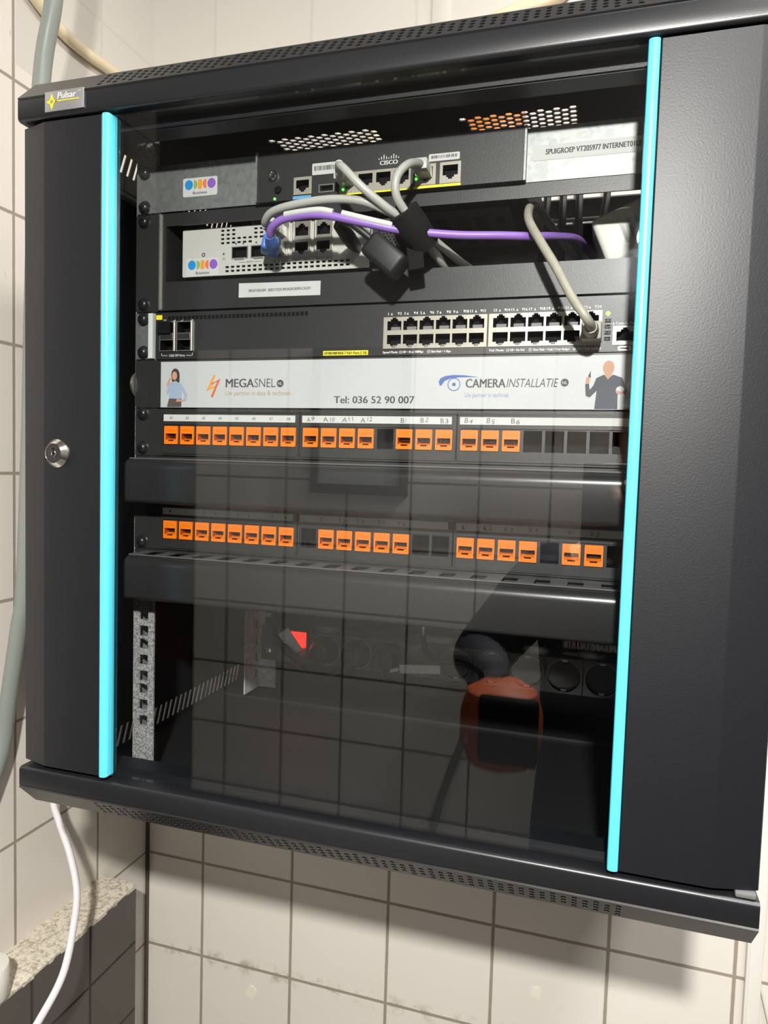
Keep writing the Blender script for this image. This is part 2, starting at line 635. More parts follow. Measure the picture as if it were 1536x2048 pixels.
def ngon(cx, cz, r, n=12, a0=0., rz=None):
    return [(cx + r * math.cos(a0 + 2 * PI * k / n), cz + (rz or r) * math.sin(a0 + 2 * PI * k / n)) for k in range(n)]


# ------------------------------------------------------------------ the room
XL, YB, YF = -478.5, 447.0, -1015.0
XR, XA = 900.0, -876.0
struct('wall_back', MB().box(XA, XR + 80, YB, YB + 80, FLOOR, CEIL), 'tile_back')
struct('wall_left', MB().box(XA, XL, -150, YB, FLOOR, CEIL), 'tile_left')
struct('wall_side', MB().box(XA - 80, XA, YF - 80, -150, 320, CEIL).box(XA - 80, XA, -220, -150, FLOOR, 320), 'tile_side')
struct('door_2', MB().box(XA - 60, XA - 20, YF, -220, FLOOR, 320), 'door_dark')
struct('wall_right', MB().box(XR, XR + 80, YF, YB, FLOOR, CEIL), 'wall_dim_grey')
struct('wall_front', MB().box(-755, 330, YF - 80, YF, FLOOR, -5), 'tile_front')
struct('dark_backdrop', MB().box(330, XR + 80, YF - 60, YF - 20, FLOOR, -5), 'door_dark')  # added dark sheet, darkens what the right stile reflects
struct('wall_front_upper', MB().box(-755, XR + 80, YF - 80, YF, -5, CEIL).box(XA, -755, YF - 80, YF, 330, CEIL), 'wall_dim_grey')  # coloured dark so the upper wall's reflection in the glass stays dim
struct('door_1', MB().box(XA, -755, YF - 60, YF - 20, FLOOR, 330), 'door_dark')
struct('floor', MB().box(XA - 80, XR + 80, YF - 80, YB + 80, FLOOR - 60, FLOOR), 'floor_tile')
struct('ceiling', MB().box(XA - 80, XR + 80, YF - 80, YB + 80, CEIL, CEIL + 60), 'paint_ceiling')

# tiled plinth on the left wall with a rough mortar top
led = struct('trim_1', MB().box(XL, -421.5, -100, 340, FLOOR, -879, 0), 'tile_dark')
top = MB()
N = 46
rows = []
for i in range(N + 1):
    y = -100 + 440 * i / N
    w = random.uniform(-.6, .5)
    rows.append([(XL, y, -874.5 + random.uniform(-.6, .8)), (-455, y, -873.5 + random.uniform(-.8, .8)), (-430, y, -874.5 + random.uniform(-.8, .8)), (-421.5 + w, y, -876 + random.uniform(-.5, .5)), (-421.5 + w, y, -880.5 - random.uniform(0, 1.2))])
vs = [p for r in rows for p in r]
fs = [(i * 5 + j, i * 5 + j + 1, i * 5 + j + 6, i * 5 + j + 5) for i in range(N) for j in range(4)]
fs.append(tuple(N * 5 + j for j in range(5)))
top.add(vs, fs)
struct('trim_2', top, 'terrazzo')

# flush strip of a cover on the painted upper back wall
struct('trim_3', MB().box(-56, -32, YB - 2.5, YB, 60, CEIL, 0, .8), 'tile_back')

def blob(cx, cz, r):
    out = []
    for k in range(14):
        a = 2 * PI * k / 14
        q = r * random.uniform(.8, 1.15)
        out.append((cx + q * .85 * math.cos(a), cz + q * math.sin(a)))
    return MB().plate(out, [], YB - 1.2, YB, 0)


struct('trim_4', blob(-291, -1081, 10), 'filler')
struct('trim_5', blob(133, -974, 8), 'filler')
struct('trim_6', MB().box(XL, XL + 4.5, YB - 4.5, YB, FLOOR, -590), 'seam')

# ------------------------------------------------------------------ wall cabinet
cab = thing('wall_cabinet', 'black steel wall mounted network cabinet with a glass door between two blue strips', 'cabinet', (0, 220, -587))


def perf_holes(x0, x1, s_mid, pitch=7.45, r=2.05, dz=5.9):
    out = []
    n = int((x1 - x0) / pitch)
    for i in range(n + 1):
        x = x0 + i * pitch
        k = (4, 3)[i % 2]
        for j in range(k):
            out.append((x, s_mid + (j - (k - 1) / 2) * dz, r))
    return out


def cover(sign, zf_out, zf_in):
    """front trim of the roof or floor: sign +1 top, -1 bottom; zf_in the edge next to the door"""
    b = MB()
    z_far = zf_out + sign * 21.5
    X = 299
    prof = [(26, zf_in), (3.2, zf_in)]
    for k in range(1, 5):
        a = PI / 2 * k / 4
        prof.append((3.2 - 3.2 * math.sin(a), zf_in + sign * 3.2 * (1 - math.cos(a))))
    prof.append((0, zf_out - sign * 1.0))
    prof.append((.5, zf_out))
    prof2 = [(20.5, z_far - sign * .6), (22, z_far), (30, z_far)]
    for pr in (prof, prof2):
        vs = [(x, y, z) for (y, z) in pr for x in (-X, X)]
        b.add(vs, [(2 * i, 2 * i + 1, 2 * i + 3, 2 * i + 2) for i in range(len(pr) - 1)], 0, True)
    a0, a1 = Vector((.5, zf_out)), Vector((20.5, z_far - sign * .6))
    ln = (a1 - a0).length
    d = (a1 - a0) / ln
    nn = Vector((d.y, -d.x)) * sign * -1

    def fn(u, v, w):
        p = a0 + d * v + nn * w
        return (u, p.x, p.y)
    holes = [ngon(x, s, r, 10) for x, s, r in perf_holes(-220, 216, ln * .5)]
    b.plate(rect(-X, X, 0, ln), holes, 0, 1.5, 0, fn)
    allp = prof + prof2
    for x in (-X, X):
        cap = [(x, y, z) for y, z in allp]
        b.add(cap, [tuple(range(len(cap)))])
    return b


part('top_cover', cover(1, 27.2, 9.5), 'powder_fine', cab)
part('bottom_cover', cover(-1, -566.2, -549.0), 'powder_fine', cab)

# roof with two honeycomb vents and a cable entry at the back
hexes = []
for cx0, n0 in ((-143, 16), (49, 15)):
    for i in range(n0):
        x = cx0 + i * 7.0
        for j in range(6):
            y = 163 + j * 8.1 + (4.05 if i % 2 else 0)
            if j and (i * 7 < j * 3.0):
                continue
            hexes.append(ngon(x, y, 3.85, 6, 0))
entry = rect(70, 235, 352, 384)
ROOF_FN = lambda u, v, w: (u, v, w)
part('roof_panel', MB().plate(rect(-298, 298, 24, 446), hexes + [entry], 47.2, 48.7, 0, ROOF_FN), 'powder_in', cab)
part('floor_panel', MB().plate(rect(-298, 298, 24, 446), [], -587.7, -586.0, 0, ROOF_FN)
     .box(-290, 290, 346, 347.5, -586, -583), 'powder_in', cab)


def side_panel(x):
    holes = []
    for za in (-580, 19):
        for k in range(27):
            y = 120 + k * 10.4
            holes.append([(y, za), (y + 4.4, za), (y + 12.4, za + 21), (y + 8.0, za + 21)])
    return MB().plate(rect(24, 446, -587, 48), holes, x - .75, x + .75, 0, lambda u, v, w: (w, u, v))


for x in (-297.5, 297.5):
    part('side_panel', side_panel(x), 'powder_in', cab)
part('back_panel', MB().plate(rect(-297, 297, -586, 37), [], 443.5, 445, 0), 'powder_in', cab)
fr = MB().plate(rect(-297, 297, -550, 10), [rect(-262, 262, -545.5, 3)], 25, 27, 0)
fr.box(-262, 262, 27, 46, 2.2, 3.4).box(-262, 262, 27, 46, -547.5, -545.5)
part('front_frame', fr, 'powder', cab)


def rail(x_in, x_out, y, ylen, name, z0=-573, z1=41):
    lo, hi = min(x_in, x_out), max(x_in, x_out)
    sg = 1 if x_in > x_out else -1
    xc = -232.55 if lo < 0 else 232.55
    holes = []
    for u in range(0, 12):
        for dz in (6.35, 22.225, 38.1):
            z = -44.45 * u - dz
            if z - 6 > z0 and u < 13:
                holes.append(rect(xc - 4.9, xc + 4.9, z - 4.9, z + 4.9))
    b = MB().plate(rect(lo, hi, z0, z1), holes, y, y + 2, 0)
    sh = []
    z = z0 + 14
    while z < z1 - 14:
        sh.append(rect(y + ylen * .3, y + ylen * .3 + 9, z, z + 11))
        z += 22.2
    b.plate(rect(min(y + 1, y + ylen), max(y + 1, y + ylen), z0, z1), sh if ylen < 0 else [], x_out - .9, x_out + .9, 0, lambda u, v, w: (w, u, v))
    return part(name, b, 'galv_rail' if ylen > 0 else 'galv_pale', cab)


rail(-221.2, -244.2, 87.0, 34, 'mounting_rail')
rail(221.2, 244.2, 87.0, 34, 'mounting_rail')
rail(-221.5, -246, 361, -40, 'rear_rail')
rail(221.5, 246, 361, -40, 'rear_rail')

# door: two steel stiles, glass, blue strips, lock
ZT, ZB = 6.3, -544.2


def stile(x_in, x_flat, x_out):
    q = 1 if x_out > x_in else -1
    pr = [(x_in, 22), (x_in, 0.5), (x_in + .6 * q, 0), (x_flat - .6 * q, 0), (x_flat + .6 * q, .2), (x_out - .8 * q, 7.2), (x_out, 8.4), (x_out, 22)]
    vs = [(x, y, z) for x, y in pr for z in (ZB, ZT)]
    n = len(pr)
    fs = [(2 * i, 2 * i + 1, 2 * ((i + 1) % n) + 1, 2 * ((i + 1) % n)) for i in range(n)]
    fs += [tuple(2 * i for i in range(n)), tuple(2 * i + 1 for i in range(n))]
    return vs, fs


door = part('door', MB().box(-209, 205.5, 2.5, 6.5, ZB + 1, ZT - .5, 0, .4, 1), 'glass', cab, 'clear glass pane between two black stiles')
part('door_stile', MB().add(*stile(-214.5, -272, -299.4)), 'powder', door, 'narrow black steel stile with the lock')
part('door_stile', MB().add(*stile(210.8, 269.5, 299.0)), 'powder', door, 'wide plain black steel stile')


def strip(x0, x1):
    cx, r = (x0 + x1) / 2, (x1 - x0) / 2
    pr = []
    for k in range(11):
        a = PI * k / 10
        pr.append((cx - r * math.cos(a), 1.0 - r * .9 * math.sin(a) ** .7 if 0 < k < 10 else 1.0))
    pr = [(x0, 9)] + pr + [(x1, 9)]
    n = len(pr)
    vs = [(x, y, z) for x, y in pr for z in (ZB, ZT)]
    fs = [(2 * i, 2 * i + 1, 2 * i + 3, 2 * i + 2) for i in range(n - 1)]
    b = MB().add(vs, fs, 0, True)
    b.add(vs, [tuple(2 * i for i in range(n)), tuple(2 * i + 1 for i in range(n))])
    return b


part('trim_strip', strip(-214.0, -206.6), 'cyan', door, 'light blue upright edge strip')
part('trim_strip', strip(202.8, 210.2), 'cyan', door, 'light blue upright edge strip')
lk = MB()
LX, LZ = -258.0, -269.0
lk.lathe([(12.0, 0), (12.0, -1.0), (11.4, -1.6), (8.8, -5.2), (8.4, -5.6), (8.0, -5.6), (7.8, -5.1), (7.5, -5.1)], (LX, 0, LZ), 'y', 36, 0)
lk.lathe([(7.6, -5.0), (2.8, -5.2), (2.6, -6.0), (1.9, -6.0), (1.6, -4.8), (.2, -4.8)], (LX, 0, LZ), 'y', 28, 0)
lk.box(LX - 1.1, LX + 1.3, -5.6, -4.8, LZ - 5.2, LZ - 2.4, 0).box(LX - .8, LX + 1.0, -5.35, -4.9, LZ + 1.5, LZ + 4.6, 1)
lk.box(LX - .5, LX + 1.6, -5.4, -4.9, LZ - 1.6, LZ + 1.8, 1)
part('lock_cylinder', lk, ['chrome', 'black'], door, 'chrome round key lock')
part('hinge_bush', MB().box(284, 297, 2, 12, -548.6, -544.6, 0, 1.2), 'label_grey', cab, 'worn grey hinge bush')
part('hinge_bush', MB().lathe([(4.5, 0), (4.5, 3), (2.5, 3)], (-287, 12, 6.2), 'z', 14), 'black', cab)

# maker's badge on the roof trim
bd = part('badge', MB().box(-270, -231.5, -1.4, .2, 13.2, 29.4, 0, .4), 'alu_badge', cab, 'silver maker badge')
star_o = [(-268.5, 20.6), (-264.6, 22.2), (-262.8, 27.2), (-261.0, 22.4), (-257.0, 20.9), (-261.0, 19.4), (-262.8, 14.6), (-264.6, 19.2)]
star_i = [(-264.9, 20.7), (-263.6, 21.6), (-262.8, 23.9), (-262.0, 21.7), (-260.6, 20.85), (-262.0, 20.0), (-262.8, 17.8), (-263.6, 19.8)]
part('emblem', MB().plate(star_o, [star_i], -1.75, -1.4, 0).box(-259.5, -236.0, -1.75, -1.4, 20.5, 21.3), 'yellow', bd, 'yellow four pointed star and line')
part('lettering', MB().text('Pulsar', -257.2, -238.6, 22.6, 5.0, -1.5, 0, .02, .18).text('TM', -237.2, -234.4, 26.2, 1.2, -1.5, 0), 'ink_white', bd)

# cross head rack screw, copied to every place a device is bolted
_s = MB().lathe([(6.4, 1.6), (6.4, .2), (5.6, -.4), (5.2, -1.0), (5.0, -1.8), (4.2, -3.2), (2.8, -4.1), (1.0, -4.5)], (0, 0, 0), 'y', 20, 0)
_s.box(-2.6, 2.6, -4.75, -3.4, -.55, .55, 1).box(-.55, .55, -4.75, -3.4, -2.6, 2.6, 1)
SCREW = _s.mesh('rack_screw', [M['screw'], M['black']], (0, 0, 0))


def screws(parent, zs, y=84.0, x=-232.55):
    for z in zs:
        link('rack_screw', SCREW, (x, y, z), parent)


def jack_hole(cx, cz, w=11.8, h=8.4, up=False):
    """outline of a modular socket opening; the latch notch points down, or up"""
    s = -1 if up else 1
    P = [(-w / 2, h / 2), (w / 2, h / 2), (w / 2, -h / 2 + 1.6), (3.2, -h / 2 + 1.6), (3.2, -h / 2), (1.7, -h / 2), (1.7, -h / 2 - 1.4), (-1.7, -h / 2 - 1.4), (-1.7, -h / 2), (-3.2, -h / 2), (-3.2, -h / 2 + 1.6), (-w / 2, -h / 2 + 1.6)]
    P = [(cx + a, cz + s * b) for a, b in P]
    return P if not up else P[::-1]


def odido(parent, x0, x1, z0, z1, y):
    st = part('sticker', MB().plate(rrect(x0, x1, z0, z1, 1.6), [], y - .25, y, 0), 'white_paper', parent, 'white sticker with five coloured shapes')
    w, h = x1 - x0, z1 - z0
    zc = z1 - h * .36
    r = h * .245
    b = MB()
    yy = y - .4
    b.plate(ngon(x0 + w * .175, zc, r * 1.02, 24, 0, r * 1.08), [], yy, y - .2, 0)
    half = lambda cx, s: [(cx, zc - r)] + [(cx + s * r * .95 * math.sin(PI * k / 12), zc - r * math.cos(PI * k / 12)) for k in range(1, 12)] + [(cx, zc + r)]
    b.plate(half(x0 + w * .32, 1), [], yy, y - .2, 1)
    b.plate(rect(x0 + w * .445, x0 + w * .555, zc - r, zc + r), [], yy, y - .2, 2)
    b.plate(half(x0 + w * .685, -1)[::-1], [], yy, y - .2, 3)
    b.plate(ngon(x0 + w * .835, zc, r * 1.02, 24, 0, r * 1.08), [], yy, y - .2, 4)
    part('emblem', b, ['odi_blue', 'odi_green', 'odi_orange', 'odi_coral', 'odi_purple'], st)
    part('lettering', MB().text('Business', x0 + w * .30, x0 + w * .71, z0 + h * .12, h * .15, yy, 0, .01), 'ink_grey', st)
    return st



def case(mb, x0, x1, y0, y1, z0, z1, holes, mi=0):
    """device housing whose front is cut out for its sockets"""
    mb.plate(rrect(x0, x1, z0, z1, .8, 2), holes, y0, y0 + 1.2, mi)
    mb.plate(rect(x0, x1, z0, z1), [rect(x0 + 1, x1 - 1, z0 + 1, z1 - 1)], y0 + 1.2, y0 + 14, mi)
    mb.box(x0, x1, y0 + 14, y1, z0, z1, mi)
    return mb


# ------------------------------------------------------------------ 1U router with its brackets
rt = thing('router', 'slim black router with grey brackets in the topmost slot under the roof', 'router', (0, 150, -46.5))
YF1 = 76.0
part('chassis', case(MB(), -112.6, 116.6, YF1, 270, -45.1, -3.8, [rect(-77.5, -62.8, -40.4, -27.4), rect(-54.6, -42.0, -40.4, -35.0), rect(-35.9, 24.9, -43.2, -27.2)] + [rect(c - 8, c + 8, -42, -26.4) for c in (38.0, 58.6)]), 'plastic_dark', rt)
eb = MB().plate(rect(-241.3, -113.2, -43.6, -1.6), [], 82.8, 84.6, 0).box(-114.6, -112.9, 74.5, 110, -45.0, -2.6, 0)
part('mounting_bracket', eb, 'galv', rt, 'dull galvanised left bracket')
eb2 = MB().plate(rect(117.6, 241.3, -44.6, -3.2), [], 82.8, 84.6, 0).box(116.9, 118.6, 76, 110, -45.0, -3.2, 0)
part('mounting_bracket', eb2, 'galv', rt, 'bright galvanised right bracket')
odido(rt, -191.8, -156.6, -32.0, -15.4, 82.8)
st = part('sticker', MB().plate([(123.2, -28.8), (232, -28.8), (232, -17.2), (123.2, -17.2)], [], 82.5, 82.8, 0), 'white_paper', rt, 'long white sticker with black lettering')
part('lettering', MB().text('SPUIGROEP VT205977 INTERNET01LE', 133, 203.8, -24.6, 4.0, 82.3, 0, .022), 'ink', st)
yp = YF1 - .3
rj = MB().plate(rect(-78.5, -61.8, -41.2, -26.6), [jack_hole(-70.2, -33.4)], yp, yp + 8, 0, None, 1).box(-77, -63, yp + 8, yp + 9, -41, -27, 1)
part('console_port', rj, ['port_cage', 'black'], rt)
ub = MB().plate(rect(-55.2, -41.4, -41.0, -34.4), [rect(-54.4, -42.2, -40.2, -35.2)], yp, yp + 7, 0).box(-53.4, -43.2, yp + .8, yp + 6, -39.9, -37.9, 1).box(-55, -41.6, yp + 6, yp + 7, -41, -34.4, 1)
part('usb_port', ub, ['steel', 'black'], rt)
lp = MB()
lp.plate(rect(-36.5, 25.5, -43.6, -26.6), [jack_hole(-29.0 + i * 15.6, -33.6, 12.4, 9.6) for i in range(4)], yp, yp + 8, 0, None, 1).box(-36, 25, yp + 8, yp + 9, -43, -27, 1)
part('port_block', lp, ['port_cage', 'black'], rt)
for cx in (38.0, 58.6):
    pb = MB().plate(rect(cx - 8.6, cx + 8.6, -42.4, -25.8), [jack_hole(cx, -33.0, 12.4, 9.6)], yp, yp + 8, 0, None, 1).box(cx - 8, cx + 8, yp + 8, yp + 9, -42, -26, 1)
    part('network_port', pb, ['port_cage', 'black'], rt)
part('color_band', MB().box(-36, 25.5, yp - .1, yp + .2, -45.0, -43.7).box(28.2, 67.5, yp - .1, yp + .2, -45.0, -42.9), 'yellow', rt, 'bright yellow band under the ports')
part('color_band', MB().box(-79, -62, yp - .1, yp + .2, -45.0, -42.4), 'sky_label', rt, 'light blue band under the console port')
for (a, b_, c, d_) in ((-61.5, -34, -26.2, -16.6), (40.5, 66, -24.4, -18.6)):
    sk = part('sticker', MB().plate(rrect(a, b_, c, d_, .9), [], yp - .15, yp + .1, 0), 'white_paper', rt, 'small white barcode sticker')
    bb = MB()
    x = a + 2.0
    while x < b_ - 2.4:
        w_ = random.choice((.35, .6, .9))
        bb.box(x, x + w_, yp - .25, yp - .14, c + (d_ - c) * .36, c + (d_ - c) * .76)
        x += w_ + random.choice((.35, .5, .8))
    part('barcode', bb, 'ink', sk)
lg = MB().text('CISCO', -1.0, 14.2, -23.2, 3.3, yp - .05, 0, .03)
for i, h in enumerate((1.2, 2.4, 3.8, 2.4, 1.2, 2.4, 3.8, 2.4, 1.2)):
    lg.box(-2.2 + i * 2.1, -1.5 + i * 2.1, yp - .1, yp, -18.9, -18.9 + h)
part('lettering', lg, 'ink_white', rt)
for ch, x, z in (('1', -24, -43.4), ('2', 2.6, -43.4), ('4', 39, -42.2), ('5', 60, -42.0)):
    part('lettering', MB().text(ch, x, x + (.5 if ch == '1' else 1.3), z, 1.5, yp - .4), 'ink_white', rt)
part('thumb_screw', MB().lathe([(4.6, 1), (4.6, -1.2), (3.9, -2.6), (3.2, -3.2), (2.4, -3.2), (2.0, -2.0), (.3, -1.8)], (-97.8, yp, -23.6), 'y', 20), 'chrome', rt, 'shiny ground screw')
part('reset_button', MB().lathe([(3.3, .5), (3.3, -.6), (2.9, -1.3), (.3, -1.5)], (-93.2, yp, -35.8), 'y', 18), 'black', rt)
for (x, z) in ((-96, -43.2), (-33.0, -36.2), (-33.0, -40.4), (30.6, -33.4), (30.4, -37.2)):
    part('status_light', MB().lathe([(1.15, .3), (1.1, -.5), (.2, -.7)], (x, yp - .2, z), 'y', 10), 'led_green', rt, 'glowing green light')
screws(rt, (-6.9, -38.1), 82.4)

# ------------------------------------------------------------------ 2U frame that holds the white modem
sf = thing('mounting_frame', 'black two unit mounting frame with a wide window around the white modem', 'frame', (0, 170, -134))
fp = MB().plate(rect(-241.3, 241.3, -133.4, -45.2), [rect(-209, 209, -107.2, -56.6)], 82.6, 84.6, 0)
fp.box(-215.2, -214.0, 80.2, 84, -133, -45.4, 1).box(-213.4, 241, 81.6, 83, -133.4, -131.6)  # pale steel strip paints the bright highlight along the folded edge
part('front_panel', fp, ['metal_dark', 'steel'], sf)
tr = MB().box(-209.5, 209.5, 84.6, 250, -109.0, -107.2).box(-210.5, -209, 84.6, 250, -108, -50)
part('tray', tr, 'metal_dark', sf)
st = part('sticker', MB().plate([(-133, -124.4), (-54.2, -125.2), (-54, -113), (-133, -111.8)], [], 82.2, 82.6, 0), 'white_paper', sf, 'white sticker with small lettering')
part('lettering', MB().text('SPUITGROEP  285217234 SPUIGROEP01CSG91', -123, -63.5, -120.0, 2.3, 82.05, 0, .015), 'ink_grey', st)
screws(sf, (-51.2, -127.0), 82.4)

# the white modem sits in the frame's window
md = thing('modem', 'white modem with rows of small slots and blue plug inside the frame', 'modem', (-105, 160, -107))
YM = 92.0
part('chassis', MB().box(-197.4, -13, YM + 6.2, 230, -101.2, -57.8, 0, 1).box(-197.4, -196.4, YM + 1.4, YM + 7, -100.8, -58.2).box(-197.4, -13.6, YM + 1.4, YM + 7, -101.2, -100.4), 'label_grey', md)
sl = []
for r_ in range(4):
    for c_ in range(15):
        x = -157.6 + c_ * 5.6
        if r_ < 2 and 2 < c_ < 6:
            continue
        if r_ == 3 and c_ >= 6:
            continue
        if x > -112 or (r_ == 2 and c_ > 11) or x > -111:
            continue
        sl.append(rect(x, x + 3.5, -62.0 - r_ * 3.7, -60.2 - r_ * 3.7))
for r_ in range(2):
    for c_ in range(22):
        x = -152.6 + c_ * 5.6
        if c_ < 22:
            sl.append(rect(x, x + 3.6, -94.9 - r_ * 3.6, -93.0 - r_ * 3.6))
sl += [rect(-146.2, -129.6, -87.2, -76.2), rect(-126.6, -111.8, -87.0, -75.8)]
sl += [rect(-107.5, -88.0, -89.6, -60), rect(-85.6, -67.4, -89.6, -58.2), rect(-64.8, -46.8, -89.4, -58.2)]
fpm = MB().plate(rrect(-197.4, -13.6, -101.2, -58.0, 1.4), sl, YM, YM + 1.4, 0).box(-196, -15, YM + 5, YM + 6, -100, -58.6, 1)
part('front_panel', fpm, ['router_white', 'black'], md)
for x0 in (-146.2, -126.8):
    cg = MB().plate(rect(x0, x0 + 16.4, -87.2, -76), [rect(x0 + .8, x0 + 15.6, -86.2, -76.8)], YM - .4, YM + 14, 0, None, 1).box(x0 + .5, x0 + 16, YM + 13, YM + 14, -87, -76.2, 1)
    cg.box(x0 + 3, x0 + 13, YM - .8, YM + 1, -88.0, -86.6, 0)
    part('sfp_cage', cg, ['steel', 'black'], md)
for x0, x1 in ((-107.5, -88.0), (-85.6, -67.4), (-64.8, -46.8)):
    cx = (x0 + x1) / 2
    cg = MB().plate(rect(x0, x1, -89.6, -58.4), [jack_hole(cx, -66.4, 12.2, 9.0, True), jack_hole(cx, -81.0, 12.2, 9.0)], YM - 1.6, YM + 10, 0, None, 1).box(x0 + .5, x1 - .5, YM + 9, YM + 10, -89, -58.6, 1)
    cg.box(x0 + .3, x0 + 1.6, YM - 2.0, YM - 1.4, -89.6, -58.4).box(x1 - 1.6, x1 - .3, YM - 2.0, YM - 1.4, -89.6, -58.4)
    part('port_block', cg, ['steel', 'black'], md)
part('power_jack', MB().lathe([(4.6, 1), (4.6, -2.6), (3.4, -2.6), (3.2, 0), (.2, 0)], (-25.0, YM, -84.5), 'y', 18), 'steel', md)
tx = MB()
for s_, x in (('GE 1  GE 2', -105), ('GE 3  GE 4', -84), ('GE 5  GE 6', -63)):
    part('lettering', MB().text(s_, x, x + 15, -92.2, 1.5, YM - .1, 0, .01), 'ink_grey', md)
tx.text('SFP+', -131, -124, -91.2, 1.6, YM - .1).box(-139, -132, YM - .1, YM, -90.5, -90.2).box(-123, -116, YM - .1, YM, -90.5, -90.2)
for x in (-142.0, -134.5, -121.5, -114.5):
    tx.plate(ngon(x, -73.6, .85, 10), [], YM - .12, YM)
tx.plate(ngon(-154.4, -82.0, 1.0, 12), [], YM - .12, YM).plate(ngon(-154.4, -86.3, 1.1, 12), [ngon(-154.4, -86.3, .8, 12)], YM - .12, YM)
tx.plate(ngon(-175.4, -81.6, 1.9, 14), [ngon(-175.4, -81.6, 1.0, 14)], YM - .12, YM)
part('lettering', tx, 'ink_grey', md)
odido(md, -193.2, -159.0, -101.0, -84.6, YM - .1)
ph = [ngon(-8.0 + c_ * 3.0 + (1.5 if r_ % 2 else 0), -104.0 + r_ * 2.6, .75, 6) for r_ in range(15) for c_ in range(7)]
part('end_grille', MB().plate(rect(-12, 12.5, -106.8, -60), ph, YM + 3, YM + 4.5, 0), 'metal_dark', md)

part('type_label', MB().box(16, 99, 130, 240, -45.4, -45.0, 0).box(28, 40, 150, 220, -45.55, -45.35, 1).box(46, 58, 150, 225, -45.55, -45.35, 1).box(64, 76, 150, 225, -45.55, -45.35, 1).box(84, 92, 150, 170, -45.55, -45.35, 1), ['label_grey', 'label_dark'], rt, 'grey type label on the underside')
ad = thing('power_adapter', 'white plug-in power adapter tilted at the far right inside the frame window', 'adapter', (198, 150, -107))
RA = Matrix.Rotation(math.radians(-22.5), 3, 'Y')
part('housing', MB().box(172.5, 247.5, 128, 176, -88, -46, 0, 4, 3, RA), 'adapter_white', ad)
part('foot_edge', MB().box(197, 251, 131, 172, -93, -87, 0, 1.5, 2, RA), 'hose_cream', ad)
lbm = MB()
for i in range(7):
    lbm.box(192 + i * 6, 194.5 + i * 6, 127.5, 128.0, -76, -58, 0, 0, 1)
cA = Vector((210, 128, -67))
lbm.v = [tuple(cA + RA @ (Vector(p) - cA)) for p in lbm.v]
part('print_lines', lbm, 'white_paper', ad)

# ------------------------------------------------------------------ 24 port switch
sw = thing('network_switch', 'dark grey switch with two blocks of pale metal sockets above the white banner', 'network switch', (0, 170, -178))
YS = 83.0
part('chassis', case(MB(), -219.6, 219.6, YS, 300, -178.0, -135.0, [rect(5, 91.2, -171.8, -147), rect(94.2, 180.4, -171.8, -147), rect(-213.8, -197.8, -170.2, -144.2), rect(-195.6, -179.6, -170.2, -144.2), rect(190.2, 206.8, -172.4, -159.2)]), 'metal_dark', sw)
for s in (-1, 1):
    part('mounting_ear', MB().plate(rect(*sorted((s * 241.3, s * 222.2)), -177.6, -135.2), [], 82.6, 84.6, 0)
         .box(*sorted((s * 226.6, s * 221.8)), 81.4, 130, -177.0, -135.4, 1), ['galv', 'steel_bright'], sw, 'bright galvanised ear')
vb = MB()
for i in range(34):
    vb.box(-206.4 + i * 4.18, -203.4 + i * 4.18, YS - .25, YS + .3, -142.0, -138.6, 0)
    vb.box(-206.9 + i * 4.18, -206.4 + i * 4.18, YS - .5, YS, -142.0, -138.2, 1)
part('vent_row', vb, ['black', 'plastic_dark'], sw)
part('pull_tag', MB().box(-219, -212.6, YS - .3, YS, -141.4, -137.2), 'yellow', sw, 'small yellow printed tab')
y0 = YS - .8
for x0, x1 in ((4.2, 92.0), (93.4, 181.2)):
    hs = []
    for i in range(6):
        cx = x0 + 2.6 + 6.9 + i * 13.97
        hs.append(jack_hole(cx, -152.6, 12.2, 9.2, True))
        hs.append(jack_hole(cx, -165.6, 12.2, 9.2))
    pb = MB().plate(rect(x0, x1, -172.4, -146.2), hs, y0, y0 + 10, 0, None, 1).box(x0 + .4, x1 - .4, y0 + 9.5, y0 + 10.5, -172, -146.6, 1)
    for i in range(6):
        cx = x0 + 2.6 + 6.9 + i * 13.97
        for dx in (-4.6, 4.6):
            pb.box(cx + dx - 1.3, cx + dx + 1.3, y0 + .6, y0 + 2.0, -148.9, -147.6, 2)
        pb.box(cx - 3.8, cx + 4.2, y0 + 3.5, y0 + 4.5, -157.0, -153.8, 3).box(cx - 1.6, cx + 5.4, y0 + 1.2, y0 + 6, -171.6, -169.4, 3)
    part('port_block', pb, ['port_cage', 'black', 'ink_white', 'label_grey'], sw)
for x0, cov in ((-214.4, 1), (-196.2, 0)):
    cg = MB().plate(rect(x0, x0 + 17.2, -170.8, -143.6), [rect(x0 + .8, x0 + 14.4, -154.2, -144.4), rect(x0 + .8, x0 + 14.4, -170.0, -160.6)], YS - 1.6, YS + 12, 0, None, 1).box(x0 + .5, x0 + 17, YS + 11, YS + 12, -170.5, -144, 1)
    cg.box(x0 + 1, x0 + 14.2, YS - 1.9, YS - 1.5, -159.8, -154.8, 2).box(x0 + 15.2, x0 + 15.9, YS - 2.2, YS - 1.5, -170.6, -143.8, 0)
    if cov:
        cg.box(x0 - .6, x0 + 12.4, YS - 4.5, YS - 1.2, -154.8, -143.8, 1)
    part('sfp_cage', cg, ['steel', 'black', 'plastic_dark'], sw)
cp = MB().plate(rect(189.6, 207.4, -173.0, -158.6), [jack_hole(198.6, -165.8, 12.6, 9.2, True)], y0, y0 + 9, 0, None, 1).box(190, 207, y0 + 8.5, y0 + 9.5, -172.6, -159, 1).box(193, 204, y0 + 2, y0 + 4, -171, -169.4, 2)
part('console_port', cp, ['port_cage', 'black', 'ink_white'], sw)
